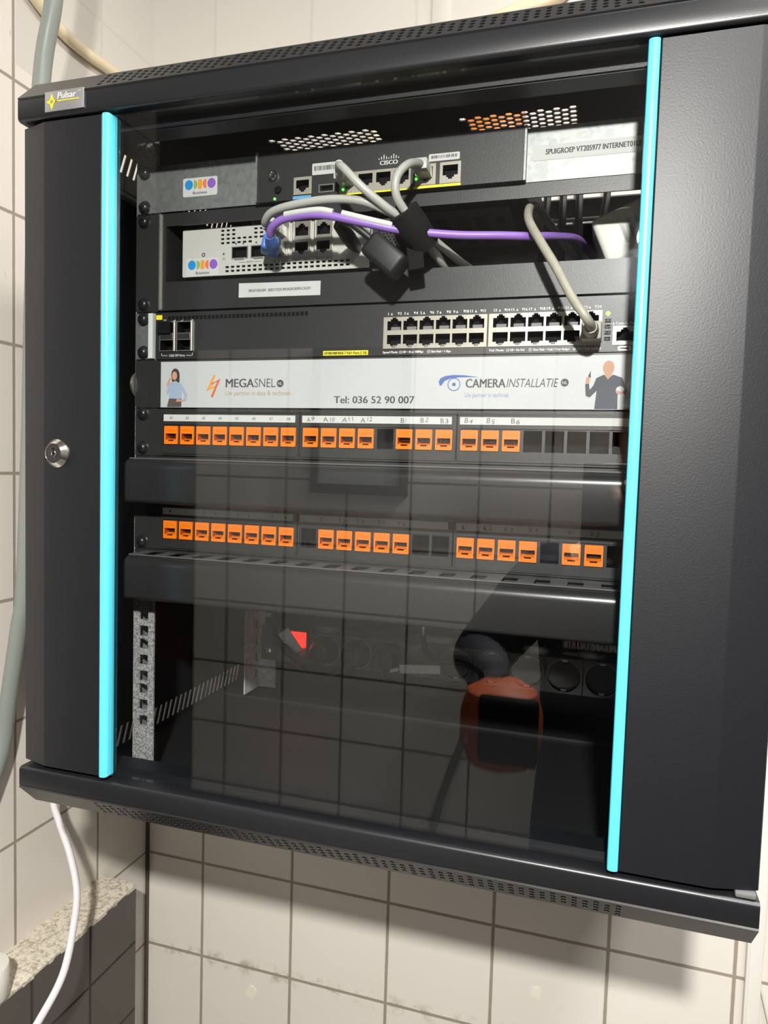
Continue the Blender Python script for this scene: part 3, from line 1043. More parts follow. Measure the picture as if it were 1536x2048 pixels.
part('micro_usb_port', MB().plate(rrect(194, 203.5, -177.2, -174.0, 1.2), [rrect(195, 202.5, -176.5, -174.8, .7)], YS - .5, YS + 2, 0), 'steel', sw)
lb = part('sticker', MB().box(-50.4, -9.2, YS - .2, YS, -177.2, -173.2), 'yellow', sw, 'thin bright yellow printed label')
part('lettering', MB().text('10/100/1000 BASE-T PoE+ Ports (1-24)', -49.2, -10.6, -176.3, 2.2, YS - .35, 0, .03), 'ink', lb)
tx = MB()
yt = YS - .15
n_ = 1
for x0 in (4.2, 93.4):
    for i in range(6):
        cx = x0 + 2.6 + 6.9 + i * 13.97
        a, b_ = str(n_), str(n_ + 1)
        n_ += 2
        tx.text(a, cx - 5.8, None, -144.4, 2.2, yt, 0, .03, fit=False)
        wa = 1.6 * len(a)
        tx.plate([(cx - 5.2 + wa, -144.4), (cx - 3.4 + wa, -144.4), (cx - 4.3 + wa, -142.4)], [], yt, yt + .1)
        tx.plate([(cx + 2.4, -142.3), (cx + 4.2, -142.3), (cx + 3.3, -144.4)][::-1], [], yt, yt + .1)
        tx.text(b_, cx + 4.5, None, -144.4, 2.2, yt, 0, .03, fit=False)
part('lettering', tx, 'ink_white', sw)
tx = MB()
for s_, x, a in (('25', -211.2, 1), ('26', -201, 0), ('27', -192.6, 1), ('28', -182.6, 0)):
    tx.text(s_, x, x + 3, -143.2, 1.9, yt)
tx.text('1GbE SFP Ports', -204.6, -188.0, -175.6, 2.0, yt, 0, .01)
tx.box(-213, -206.6, yt, yt + .1, -174.9, -174.5).box(-213, -212.6, yt, yt + .1, -174.9, -172.4).box(-186.4, -179.8, yt, yt + .1, -174.9, -174.5).box(-180.2, -179.8, yt, yt + .1, -174.9, -172.4)
part('lettering', tx, 'ink_white', sw)
tx = MB()


def sq(x, z, full=False):
    tx.plate(rect(x, x + 2.0, z, z + 2.0), [] if full else [rect(x + .4, x + 1.6, z + .4, z + 1.6)], yt, yt + .1)
def sun(x, z):
    tx.plate(ngon(x, z, .85, 10), [ngon(x, z, .55, 10)], yt, yt + .1)
    for k in range(8):
        a = PI * k / 4
        p = Vector((math.cos(a), math.sin(a)))
        q = Vector((-p.y, p.x)) * .16
        A, B = Vector((x, z)) + p * 1.0, Vector((x, z)) + p * 1.7
        tx.plate([tuple(A - q), tuple(B - q), tuple(B + q), tuple(A + q)], [], yt, yt + .1)
tx.text('Speed Mode:', 4.0, 17.4, -176.2, 1.9, yt, 0, .03)
sq(18.6, -176.4)
tx.text('Off = 10 or 100Mbps', 21.4, 39.4, -176.2, 1.9, yt, 0, .03)
sun(44.0, -175.3)
tx.text('Slow Flash = 1 Gbps', 46.2, 62.6, -176.2, 1.9, yt, 0, .03)
part('lettering', tx, 'ink_white', sw)
tx = MB()
tx.text('PoE Mode:', 94.6, 106.6, -176.2, 1.9, yt, 0, .03)
sq(108.2, -176.4)
tx.text('Off = No PoE', 111, 122.8, -176.2, 1.9, yt, 0, .03)
sun(127.2, -175.3)
tx.text('Slow Flash = Fault / Over Budget', 129.6, 157.8, -176.2, 1.9, yt, 0, .03)
sq(160.4, -176.4, True)
tx.text('On = PoE enabled', 163.2, 181.2, -176.2, 1.9, yt, 0, .03)
part('lettering', tx, 'ink_white', sw)
tx = MB()
tx.text('Console Port', 191.6, 206.6, -157.4, 2.1, yt, 0, .03)
tx.plate([(188.8, -157.4), (190.8, -157.4), (189.8, -155.4)], [], yt, yt + .1)
part('lettering', tx, 'ink_white', sw)
for i, s_ in enumerate(('UID', 'Spd', 'PoE', 'Usr')):
    z = -155.6 - i * 4.6
    part('mode_light', MB().box(183.4, 187.8, yt - .05, yt + .1, z, z + 2.8).text(s_, 183.8, 187.4, z + .6, 1.7, yt - .2, 1, .02), ['black', 'label_grey'], sw)
part('status_light', MB().box(184.6, 186.2, yt - .3, yt, -150.6, -147.0).box(183.6, 187.2, yt - .3, yt, -149.5, -148.1), 'led_lime', sw, 'glowing green plus light')
screws(sw, (-140.6, -171.4), 82.2)

# ------------------------------------------------------------------ blank panel with the printed banner
bp_ = thing('blank_panel', 'black blank panel carrying a wide white printed advertising banner', 'panel', (0, 90, -223))
part('thumb_nut', MB().lathe([(4, -1.5), (11, -1.2), (11.5, 0), (11, 1.2), (4, 1.5)], (-243.6, 89.5, -201), 'x', 24), 'steel', bp_, 'round steel nut')
part('plate', MB().plate(rrect(-241.3, 241.3, -222.8, -178.8, 1), [], 83.0, 85, 0).box(-236, 236, 85, 92, -222, -179.5), 'metal_dark', bp_)
YBN = 82.6
bn = part('banner', MB().plate(rect(-213.2, 213.2, -222.6, -180.4), [], YBN, 83.0, 0), 'white_print', bp_, 'white printed banner')
yb = YBN - .12
# emblem and name, left
em = MB()
em.plate([(-157.6, -193.2), (-155.4, -193.2), (-160.2, -204.0), (-155.6, -202.8), (-156.6, -204.6), (-165.2, -207.8)], [], yb, yb + .1, 0)
em.plate([(-150.2, -196.4), (-158.0, -213.6), (-160.0, -212.6), (-153.8, -199.0), (-157.6, -201.0), (-158.6, -202.2), (-158.2, -203.2), (-159.4, -200.6)], [], yb, yb + .1, 1)
part('emblem', em, ['amber_ink', 'rust_ink'], bn, 'orange lightning emblem')
part('lettering', MB().text('MEGA', -144.6, -116.4, -204.2, 7.6, yb, 0, .018).text('SNEL', -115.8, -95.4, -204.2, 7.6, yb, 0, -.006)
     .plate(ngon(-90.6, -201.0, 3.3, 24), [], yb, yb + .1, 0).text('NL', -92.6, -88.6, -202.2, 2.4, yb - .1, 1, .01), ['ink_grey', 'white_print'], bn)
part('lettering', MB().text('Uw partner in data & techniek', -145.0, -80.0, -211.4, 4.0, yb, 0, -.004), 'tan_ink', bn)
part('lettering', MB().text('Tel: 036 52 90 007', -39.0, 33.0, -218.2, 6.0, yb, 0, .018), 'ink_grey', bn)
# eye emblem and name, right
ey = MB()
EX, EZ = 66.4, -202.6
ey.plate(ngon(EX, EZ, 5.4, 30), [ngon(EX, EZ, 4.7, 30)], yb, yb + .1)
ey.plate(ngon(EX, EZ, 1.5, 16), [], yb, yb + .1)
brow_t = [(54.6, -203.6), (53.4, -200.2), (55.0, -197.4), (59, -195.6), (66, -194.8), (75, -195.2), (84, -196.4), (86.6, -196.9)]
brow_b = [(80, -196.7), (71, -196.8), (63.5, -197.6), (58.6, -199.6), (55.8, -203.4)]
ey.plate((brow_t + brow_b)[::-1], [], yb, yb + .1)
part('emblem', ey, 'blue_ink', bn, 'blue eye emblem')
part('lettering', MB().text('CAMERA', 76.4, 108.6, -205.2, 7.0, yb, 0, .018).text('INSTALLATIE', 109.6, 150.4, -205.0, 6.8, yb, 0, -.002, .22)
     .plate(ngon(155.2, -201.6, 3.1, 24), [], yb, yb + .1, 0).text('NL', 153.2, 157.2, -202.8, 2.4, yb - .1, 1, .01), ['ink_grey', 'white_print'], bn)
part('lettering', MB().text('Uw partner in techniek', 75.8, 112.0, -213.0, 3.6, yb, 0, -.002), 'lightblue_ink', bn)
# printed woman on the phone and printed man
wm = MB()
wm.plate(ngon(-197.6, -192.6, 4.4, 20, 0, 6.0), [], yb, yb + .05, 4)
wm.plate([(-200.6, -204), (-193.2, -203.2), (-193.0, -192), (-201.6, -192)], [], yb - .02, yb + .05, 4)
wm.plate(ngon(-198.4, -193.4, 2.7, 18, 0, 3.9), [], yb - .1, yb, 0)
wm.plate([(-206.8, -209.5), (-204.6, -210.5), (-203.6, -207), (-203.6, -214.8), (-190.8, -214.8), (-190.6, -206.6), (-187.6, -211.6), (-188.6, -216.6), (-186.2, -217), (-184.6, -211), (-190.4, -201.4), (-197.4, -198.0), (-203.4, -200.0), (-205.6, -204.2)], [], yb - .08, yb, 1)
wm.plate([(-206.6, -203.4), (-204.2, -202.0), (-202.0, -195.4), (-203.6, -194.8), (-206.0, -199.4)], [], yb - .12, yb, 0)
wm.plate([(-206.2, -222.2), (-191.0, -222.2), (-190.6, -214.6), (-204.0, -214.4)], [], yb - .09, yb, 2)
wm.plate([(-196.6, -217.4), (-189.6, -217.2), (-187.6, -215.8), (-195.4, -214.6)], [], yb - .13, yb, 0)
part('printed_figure', wm, ['skin_print', 'shirt_print', 'skirt_print', 'ink', 'hair_print'], bn, 'printed woman in a pale blue blouse, phone at her ear')
mn = MB()
mn.plate(ngon(187.8, -190.4, 4.3, 20, 0, 5.6), [], yb - .06, yb, 0)
mn.plate([(178.4, -222.2), (195.6, -222.2), (195.4, -208.6), (201.4, -211.0), (202.4, -208), (198.0, -198.0), (191.4, -195.6), (187.6, -199.2), (184.6, -195.6), (179.0, -198.2), (177.0, -204.0), (174.4, -207.2), (173.6, -202.0), (170.8, -203), (171.6, -212.0), (174.6, -213.2), (179.6, -208.0)], [], yb - .08, yb, 1)
mn.plate([(184.6, -195.4), (190.8, -195.4), (187.8, -199.4)][::-1], [], yb - .1, yb, 0)
mn.plate([(170.8, -203), (173.8, -202.4), (174.6, -197.6), (171.4, -197.4)], [], yb - .1, yb, 0)
mn.plate([(172.6, -197.0), (174.8, -197.8), (174.6, -192.4)], [], yb - .1, yb, 3)
mn.plate(ngon(197.0, -207.0, 3.0, 16, 0, 2.4), [], yb - .12, yb, 4)
mn.plate([(193.6, -207.6), (199.6, -209.2), (197.8, -211.2), (194.4, -210)][::-1], [], yb - .14, yb, 0)
part('printed_figure', mn, ['skin_print', 'jacket_print', 'skirt_print', 'ink_grey', 'white_paper'], bn, 'printed bald man in a dark jacket holding tools')

# ------------------------------------------------------------------ patch panels with orange keystone jacks
kb = MB()
op = [(-5.6, 1.4), (5.6, 1.4), (5.6, -4.4), (2.9, -4.4), (2.9, -5.6), (-2.9, -5.6), (-2.9, -4.4), (-5.6, -4.4)]
kb.plate(rrect(-7.1, 7.1, -8.4, 8.4, .4, 2), [op[::-1]], -.9, 9, 0, None, 1)
kb.box(-6, 6, 8.2, 9.4, -6, 2, 1)
kb.add([(-5.6, 0.5, -4.4), (5.6, .5, -4.4), (5.6, 8, -2.2), (-5.6, 8, -2.2)], [(0, 1, 2, 3)], 0)
kb.text('CAT 6', -4.4, 4.4, 3.6, 1.9, -.95, 1, -.01)
KEY = kb.mesh('keystone_jack', [M['orange'], M['orange_deep']], (0, 0, 0))
cb = MB()
for i in range(8):
    cb.box(-3.9 + i * 1.02, -3.4 + i * 1.02, 3.4, 7, -1.8, 1.3)
cb.box(-5.4, 5.5, 7.0, 8.1, -2.0, 1.4)
CON = cb.mesh('contacts', [M['contact']], (0, 0, 0))


def patch_panel(name, label, ztop, occ, strips, strip_mat, writing, zc, zs):
    t = thing(name, label, 'patch panel', (0, 95, ztop - 44.4), 'patch panels full of orange jacks')
    z0, z1 = ztop - 44.2, ztop - .3
    hs = [rect(cx - 7.3, cx + 7.3, zc - 8.6, zc + 8.6) for s in (-1, 0, 1) for cx in [s * 140.8 + (i - 3.5) * 17.08 for i in range(8)]]
    b = MB().plate(rrect(-241.3, 241.3, z0, z1, .8), [rect(-212, 212, z0 + 3, z1 - 3)], 83.4, 86, 0)
    part('plate', b, 'plastic_dark', t)
    for s in (-1, 0, 1):
        cx = s * 140.8
        hh = hs[(s + 1) * 8:(s + 2) * 8]
        m_ = MB().plate(rrect(cx - 69.9, cx + 69.9, z0 + .4, z1 - .4, 1.0), hh, 82.0, 84.6, 0)
        # raised rim round the jacks
        ro = rrect(cx - 69.6, cx + 69.6, zc - 17.2, zc + 11.2, 3.0)
        ri = rrect(cx - 68.0, cx + 68.0, zc - 15.8, zc + 9.8, 2.4)
        m_.plate(ro, [ri], 80.8, 82.2, 0)
        md_ = part('jack_frame', m_, 'plastic_dark', t)
        m_2 = MB()
        m_2.box(cx - 68, cx + 68, 108, 109, zc - 9, zc + 9)
        part('dust_back', m_2, 'black', md_)
        ls = part('label_strip', MB().plate(rect(cx - 68.0, cx + 66.0, zs - 3.1, zs + 3.1), [], 81.2, 82.0, 0), strip_mat, t, 'paper label strip')
        for i, w_ in enumerate(writing[s + 1]):
            if not w_:
                continue
            txt, dx, hand = w_
            tx = MB()
            x = cx + (i - 3.5) * 17.08 + dx
            wd_ = (3.4 if len(txt) == 2 else 5.2 if len(txt) == 3 else 1.5)
            if hand:
                wd_ *= 2.0
                tx.text(txt[0], x - wd_ / 2, x - wd_ * .06, zs - 2.0 + random.uniform(-.5, .4), 4.0, 81.05, 0, -.008, random.uniform(-.15, .2))
                tx.text(txt[1:], x + wd_ * .1, x + wd_ * (.1 + .4 * (.16 if txt[1:] == '1' else 1)), zs - 1.8 + random.uniform(-.6, .6), 3.6, 81.05, 0, -.008, random.uniform(-.1, .25))
            else:
                tx.text(txt, x - wd_ / 2, x + wd_ / 2, zs - 1.2, 2.6, 81.05, 0, .0)
            part('lettering', tx, 'ink_grey', ls)
        for i, o_ in enumerate(occ[s + 1]):
            if o_ == '1':
                kx = cx + (i - 3.5) * 17.08
                j = link('keystone_jack', KEY, (kx, 81.6, zc), t)
                link('contacts', CON, (kx, 81.6, zc), j)
    return t


w1 = [[('A%d' % k, 0, 0) for k in range(1, 9)],
      [('A9', 0, 1), ('A10', 0, 1), ('A11', 0, 1), ('A12', 0, 1), None, ('B1', 0, 1), ('B2', 0, 1), ('B3', 0, 1)],
      [('B4', -1, 1), ('B5', 0, 1), ('B6', 3, 1), None, None, None, None, None]]
p1 = patch_panel('patch_bay', 'patch panel with bright label strips A1 to B6 directly under the white banner', -223.6, ('11111111', '11110111', '11100000'), 0, 'white_paper', w1, -248.4, -232.4)
screws(p1, (-228.8, -260.8), 82.6)
w2 = [[(str(k), (0, -1, 2, -3, 3, -3, 3, -1)[k - 1], 0) for k in range(1, 9)],
      [None, ('T1', -3, 1), ('T2', -3, 1), ('T3', -3, 1), ('T4', -1, 1), ('T5', 0, 1), None, None],
      [('K1', 0, 1), ('K2', 1, 1), ('K3', 1, 1), ('K4', 4, 1), None, ('W1', 0, 1), ('W2', 0, 1), None]]
M['strip_grey'] = mat('strip_grey', (.42, .42, .41), .5)
p2 = patch_panel('patch_bay', 'lower patch panel with T, K and W strips between the two cable covers', -312.3, ('11111111', '01111100', '11110110'), 0, 'strip_grey', w2, -337.2, -319.8)
screws(p2, (-350.2,), 82.6)


# ------------------------------------------------------------------ cable managers
def cable_manager(label, ztop):
    t = thing('cable_manager', label, 'cable manager', (0, 80, ztop - 44.4), 'cable managers')
    e = MB().plate(rrect(-241.3, 241.3, ztop - 43.8, ztop - .4, 1), [], 84.0, 86, 0)
    part('back_plate', e, 'metal_dark', t)
    # slotted duct top
    X = 229
    slots = [rrect(10 - 8.9 * 25.4 + i * 25.4, 10 - 8.9 * 25.4 + i * 25.4 + 12.0, 60.5, 82.0, 1.2, 2) for i in range(18)]
    d_ = MB().plate(rect(-X, X, 58, 84), [q for q in slots if q[0][0] < 215], ztop - 3.6, ztop - 2.4, 0, ROOF_FN, 1).box(-X + 2, X - 2, 60, 84, ztop - 14, ztop - 13, 1)
    part('slotted_duct', d_, ['duct_grey', 'black'], t)
    # rounded cover
    pr = [(62, ztop - 3.9)]
    for k in range(0, 9):
        a = PI / 2 * k / 8
        pr.append((59 - 9 * math.sin(a), ztop - 4.0 - 9 * (1 - math.cos(a))))
    pr += [(50, ztop - 24), (50.4, ztop - 39.5)]
    for k in range(1, 5):
        a = PI / 2 * k / 4
        pr.append((50.4 + 4 * (1 - math.cos(a)), ztop - 39.5 - 4 * math.sin(a)))
    pr.append((82, ztop - 43.7))
    n = len(pr)
    vs = [(x, y, z) for y, z in pr for x in (-X, X)]
    b = MB().add(vs, [(2 * i, 2 * i + 1, 2 * i + 3, 2 * i + 2) for i in range(n - 1)], 0, True)
    for k in (0, 1):
        b.add([(X * (2 * k - 1), y, z) for y, z in pr], [tuple(range(n))])
    part('cover', b, 'satin_black', t)
    return t


cable_manager('smooth black cable duct cover between the two patch panels', -268.0)
cable_manager('lowest black cable duct cover with slotted top above the empty bay', -356.8)

# ------------------------------------------------------------------ power strip at the back of the empty bay
pd = thing('power_strip', 'black multi socket power strip at the rear of the empty lower bay', 'power strip', (0, 385, -534))
YP = 352.0
part('housing', MB().box(-214, 224, YP + 4, YP + 48, -533.5, -489.5, 0, 2).plate(rrect(-241, -210, -534.5, -488.5, 2), [], YP + 5, YP + 7, 0).plate(rrect(220, 246, -534.5, -488.5, 2), [], YP + 5, YP + 7, 0), 'black_gloss', pd)
sk = MB()
sk.plate(rect(-20.8, 20.8, -21, 21), [ngon(0, 0, 19.4, 32)], -3.5, 1, 0)
sk.plate(ngon(0, 0, 20.2, 32), [ngon(0, 0, 19.0, 32)], -4.4, -3.3, 3)
sk.lathe([(19.4, -3.5), (19.0, -3.5), (18.4, 12), (.2, 12)], (0, 0, 0), 'y', 32, 2, True, True)
sk.lathe([(15.5, 11.6), (15.3, 10.8), (2, 10.8)], (0, 0, 0), 'y', 32, 0)
sk.box(-3.2, 3.2, -1.5, 11, -19, -16.4, 1).box(-3.2, 3.2, -1.5, 11, 16.4, 19, 1)
for a in (-1, 1):
    sk.lathe([(2.6, 11), (2.6, 10.6), (.3, 10.6)], (a * 9.4 * math.cos(.75), 0, a * 9.4 * math.sin(.75)), 'y', 10, 2)
SOCK = sk.mesh('socket', [M['black_gloss'], M['steel_bright'], M['black'], M['rim_grey']], (0, 0, 0))
for i in range(9):
    link('socket', SOCK, (-147 + i * 43, YP + 3.6, -511.0), pd)
part('rocker_switch', MB().plate(rect(-205, -172, -533, -489.5), [rect(-203, -174, -531, -491.5)], YP, YP + 5, 1).box(-202.5, -174.5, YP - 2.5, YP + 6, -511, -492, 0, 1).box(-202.5, -174.5, YP - .5, YP + 6, -530.5, -511.6, 2, 1), ['switch_red', 'black_gloss', 'rust_ink'], pd, 'glowing red rocker switch')
part('rack_screw', MB().lathe([(5.2, 2), (5.0, -1), (3.6, -2.4), (1, -3)], (-229.5, YP + 4.8, -520.5), 'y', 16), 'chrome', pd, 'bright round head screw')


def plug(label, x, cord, yp=YP):
    t = thing('power_plug', label, 'plug', (x, yp - 20, -530), 'plugs in the power strip')
    part('plug_body', MB().lathe([(18.2, 10), (18.0, 0), (17.2, -8), (15.8, -20), (12, -27), (6, -29)], (x, yp + 4, -511.0), 'y', 24).box(x - 5, x + 5, yp - 28, yp - 18, -521, -501, 0, 2), 'rubber', t)
    part('cord', MB().tube(cord, 3.6, 10), 'rubber', t)
    return t


plug('black round plug next to the red rocker switch', -147, [(-147, 325, -519), (-150, 300, -514), (-168, 296, -505), (-185, 306, -496), (-205, 322, -490), (-213, 335, -496), (-216, 350, -510)])
plug('black round plug second from the red rocker switch', -104, [(-104, 325, -519), (-112, 302, -524), (-138, 300, -534), (-170, 312, -520), (-196, 326, -506), (-214, 338, -488), (-222, 356, -470), (-226, 380, -430)])
plug('black round plug third from the red rocker switch, with a drooping cord', -61, [(-61, 325, -519), (-48, 304, -526), (-20, 300, -532), (12, 305, -533), (44, 315, -533), (60, 322, -524), (58, 330, -512), (36, 338, -505), (8, 330, -503), (-6, 322, -490), (-12, 330, -470), (-14, 350, -430)])
solo('cable_tag', MB().box(-190, -158, 302, 303, -500, -484, 0, 0, 1, Matrix.Rotation(math.radians(52), 3, 'Y')).tube([(-164, 304, -509), (-150, 302, -516)], 2.6, 8), ['tag_white'], 'white flag tag on the cord in front of the red rocker', 'tag')
solo('cable_tag', MB().box(-33, 16, 303.0, 304, -513.5, -503.5, 0, 0, 1, Matrix.Rotation(math.radians(-5), 3, 'Y')).tube([(-34, 303, -511), (-44, 303, -514)], 2.4, 8), ['tag_white'], 'long white flag tag hanging mid way along the power strip', 'tag')
solo('tape_scrap', MB().add([(164, 40, -585.8), (180, 34, -585.4), (184, 42, -585.0), (172, 46, -583.0), (176, 38, -580)], [(0, 1, 4), (1, 2, 4), (2, 3, 4), (3, 0, 4), (0, 3, 2, 1)], 0), ['yellow'], 'scrap of yellow tape lying on the cabinet floor behind the glass', 'scrap')

# ------------------------------------------------------------------ patch cables inside
def cable(name, label, pts, r, m, cat='cable', plugs=(), n=12):
    t = thing(name, label, cat, pts[0], 'patch cables between the devices')
    part('cord', MB().tube(pts, r, n), m, t)
    for p in plugs:
        nm, mb, mm = p
        part(nm, mb, mm, t)
    return t


def boot(a, b_, ra, rb, m_i=0):
    return MB().tube([a, b_], [ra, rb], 12, 0, 1)


cable('patch_cable', 'grey patch cable from the router port beside the long barcode sticker', [(-27, 64, -32), (-25, 52, -34), (-22, 36, -37), (-14, 27, -44), (1, 28, -59), (18, 38, -72), (35, 52, -82), (46, 72, -92), (53, 95, -104), (58, 160, -103)], 3.3, 'cable_grey',
      plugs=[('plug', MB().box(-35.2, -23.0, 58, 80, -38.0, -29.5, 0, .8), 'plug_clear'), ('boot', boot((-28.5, 60, -32.6), (-22.5, 38, -36), 5.6, 3.8), 'plug_clear')])
cable('patch_cable', 'grey patch cable looping down from the router port with green lights', [(38, 70, -31.5), (38, 54, -34), (33, 40, -40), (27, 33, -51), (26, 34, -63), (30, 40, -72), (38, 50, -81), (52, 75, -91), (70, 105, -102), (84, 160, -103)], 3.3, 'cable_grey',
      plugs=[('plug', MB().box(32, 44, 56, 80, -37.2, -28.5, 0, .8), 'plug_clear')])
cable('patch_cable', 'grey patch cable arching from the modem above the purple cable', [(-96, 84, -66), (-92, 64, -70), (-92, 50, -72), (-81, 41, -67), (-59, 36, -64.5), (-28, 34, -63.5), (-3, 36, -66), (17, 42, -73), (35, 52, -82), (44, 80, -93), (50, 112, -102), (52, 160, -103)], 3.3, 'cable_grey',
      plugs=[('plug', MB().box(-103, -91.5, 66, 100, -71, -62, 0, .8), 'plug_clear')])
pc = [(-92, 70, -84), (-88, 60, -86.5), (-85, 46, -84), (-79, 39, -79), (-65, 35, -75), (-35, 32, -75.5), (-3, 36, -82), (24, 42, -87.5), (42, 48, -89), (73, 55, -91), (103, 62, -91), (125, 72, -90), (142, 95, -84), (158, 140, -74), (168, 220, -66)]
pcab = cable('patch_cable', 'purple patch cable with a blue plug running across the frame window', pc, 3.2, 'cable_purple',
             plugs=[('plug', MB().box(-104, -92, 74, 102, -86, -77, 0, .8), 'plug_clear'), ('boot', MB().box(-103.5, -88, 58, 80, -91.5, -78.5, 0, 2.5, 3, Matrix.Rotation(math.radians(28), 3, 'Z') @ Matrix.Rotation(math.radians(12), 3, 'Y')).tube([(-93, 66, -85), (-88.5, 57, -86), (-85.5, 46, -83.5)], [7.5, 6.2, 4.2], 12, 0, 4), 'plug_blue')])
part('wrap_label', MB().tube([(-66, 33.6, -72.9), (-50, 31.6, -72.4), (-35, 30.4, -72.6), (-24, 31.6, -74.6)], 2.7, 10), 'white_paper', pcab, 'white flag label')
part('wrap_label', MB().tube([(-17, 32.6, -75.6), (-3, 34.6, -79.2), (12, 37.6, -82.8), (22, 40.2, -84.9)], 2.7, 10), 'white_paper', pcab, 'white flag label')
cable('patch_cable', 'beige patch cable hanging into the last socket of the switch', [(150, 240, -60), (132, 165, -52), (125, 125, -51), (121, 98, -58), (123, 72, -77), (134, 55, -99), (147, 46, -121), (160, 40, -145), (171, 38, -161), (175, 50, -166)], 3.4, 'cable_beige',
      plugs=[('boot', MB().lathe([(5.8, 0), (5.6, -10), (4.4, -14)], (174.0, 62, -165.5), 'y', 16).box(166.8, 181.4, 61, 90, -171.6, -158.2, 0, .9), 'cable_beige')])
# velcro strap
svs = MB()
svs.tube([(30, 42, -74), (36, 50, -84), (44, 62, -95)], [12.5, 13.5, 12.0], 18, 0, 6)
svs.box(31, 44, 52, 54.5, -116, -90, 0, .8, 1, Matrix.Rotation(math.radians(-8), 3, 'Y'))
svs.box(24, 32, 40, 52, -76, -66, 0, 1.5, 2, Matrix.Rotation(math.radians(30), 3, 'Y'))
solo('cable_strap', svs, 'velcro', 'black hook and loop strap bundling the grey and purple cables', 'strap')
# black dc lead
dl = thing('power_lead', 'black low voltage lead with thick lump plugged in the white modem', 'lead', (15, 50, -118))
part('barrel_plug', MB().tube([(-24.5, 92, -84.6), (-24, 76, -84), (-23.5, 62, -82.6), (-26, 46, -80)], [4.2, 6.0, 6.4, 3.4], 14, 0, 4), 'rubber', dl)
part('cord', MB().tube([(-26, 46, -80), (-21, 40, -78.5), (-12, 38, -82), (-3, 38, -88), (6, 41, -95)], 2.7, 10), 'rubber', dl)
RB = Matrix.Rotation(math.radians(40), 3, 'Y')
part('ferrite_lump', MB().box(-2, 33, 36, 58, -116.5, -96, 0, 4.5, 4, RB), 'rubber', dl)

# black leads hanging through the roof entry at the back
for i, (xa, xb, sl_) in enumerate(((110, 104, 'leftmost'), (128, 131, 'second'), (146, 150, 'third'), (176, 158, 'rightmost'))):
    lab = ('thin black lead hanging straight through the roof entry beside the beige cable', 'second black lead from the beige cable hanging through the roof entry',
           'third black lead from the beige cable at the roof entry', 'slanting black lead closest to the white adapter at the roof entry')[i]
    solo('hanging_lead', MB().tube([(xa, 366, 90), (xa, 366, 40), ((xa + xb) / 2, 350, -20), (xb, 330, -90), (xb - 10, 330, -105.0)], 4.2, 8), 'rubber', lab, 'lead', 'black leads at the roof entry')

# things on the cabinet roof
solo('junction_box', MB().box(38, 92, 222, 280, 49.2, 104, 0, 3).tube([(65, 280, 90), (65, 320, 92), (60, 400, 120)], 5, 8, 1), ['orange', 'hose_cream'], 'orange box standing on the cabinet roof above the vent', 'box')

# ------------------------------------------------------------------ pipes and cables outside
solo('conduit_pipe', MB().tube([(-350, 150, CEIL - 2), (-382, 150, 330), (-396, 150, 214), (-412, 150, 131), (-422, 150, -60), (-428, 150, -250), (-436, 150, -420), (-444, 150, -470), (-459, 150, -555), (-466, 146, -615), (-467, 115, -680), (-467, 85, -760), (-467, 60, -872)], 9.2, 16, 0, 8), 'conduit_grey', 'grey plastic conduit running down between the cabinet and the tiled left wall', 'pipe')
solo('cable_hose', MB().tube([(-470, 40, CEIL - 3), (-470, 70, 480), (-470, 130, 325), (-470, 165, 284), (-470, 196, 263), (-470, 243, 247), (-470, 287, 244), (-470, 331, 247), (-468, 380, 246), (-455, 425, 240), (-420, 436, 222), (-370, 430, 180), (-310, 415, 110), (-285, 405, 70), (-280, 400, 49.5)], 7.2, 14), 'hose_cream', 'cream cable sagging behind the grey conduit in the upper corner', 'cable')
solo('cable_hose', MB().tube([(-150, 405, 50), (-140, 415, 110), (-110, 428, 185), (-60, 436, 248), (0, 437, 284), (50, 437, 302), (92, 437, 309), (122, 437, 330), (140, 437, 400), (146, 437, CEIL - 3)], 9.5, 14), 'hose_cream', 'thick cream cable rising behind the cabinet roof along the back wall', 'cable')
solo('thin_cable', MB().tube([(138, 430, 49.5), (142, 440, 140), (150, 443, 230), (172, 443, 300), (186, 443, 400), (200, 443, CEIL - 3)], 3.0, 8), 'conduit_grey', 'thin grey cable beside the thick cream cable above the roof', 'cable')
solo('white_cable', MB().tube([(-430, 245, -540), (-441, 215, -650), (-440, 200, -690), (-423, 190, -712), (-398, 180, -744), (-380, 170, -778), (-367, 150, -805), (-356, 120, -841), (-362, 90, -875), (-380, 70, -915), (-400, 50, -1000), (-404, 30, -1200), (-404, 20, FLOOR + 6)], 4.1, 12), 'cable_white', 'white cable hanging below the cabinet in front of the dark plinth', 'cable')
solo('cap_cylinder', MB().lathe([(23, 0), (24.5, 2), (24.5, 35), (23.5, 36.5), (.3, 36.5)], (-441, 98, -873.3), 'z', 36), 'white_plastic', 'white plastic cylinder standing on the mortar ledge', 'container')
# trunking and thin wire on the right of the back wall
solo('cable_trunking', MB().box(383, 401, YB - 9, YB, FLOOR + 2, 60, 0, 1.5).box(386.5, 387.3, YB - 9.6, YB - 8, FLOOR + 2, 60), 'trunking', 'slim white cable trunking on the back wall beside the cabinet', 'trunking')
solo('clear_wire', MB().tube([(400.5, 440, 40), (400.5, 440, -400), (400.5, 440, -800), (399.0, 440, -880), (404, 441, -905), (426, 442, -990), (450, 443, -1100), (470, 443, FLOOR + 4)], 2.0, 8), 'trunking', 'thin pale wire bending away from the white trunking', 'wire')

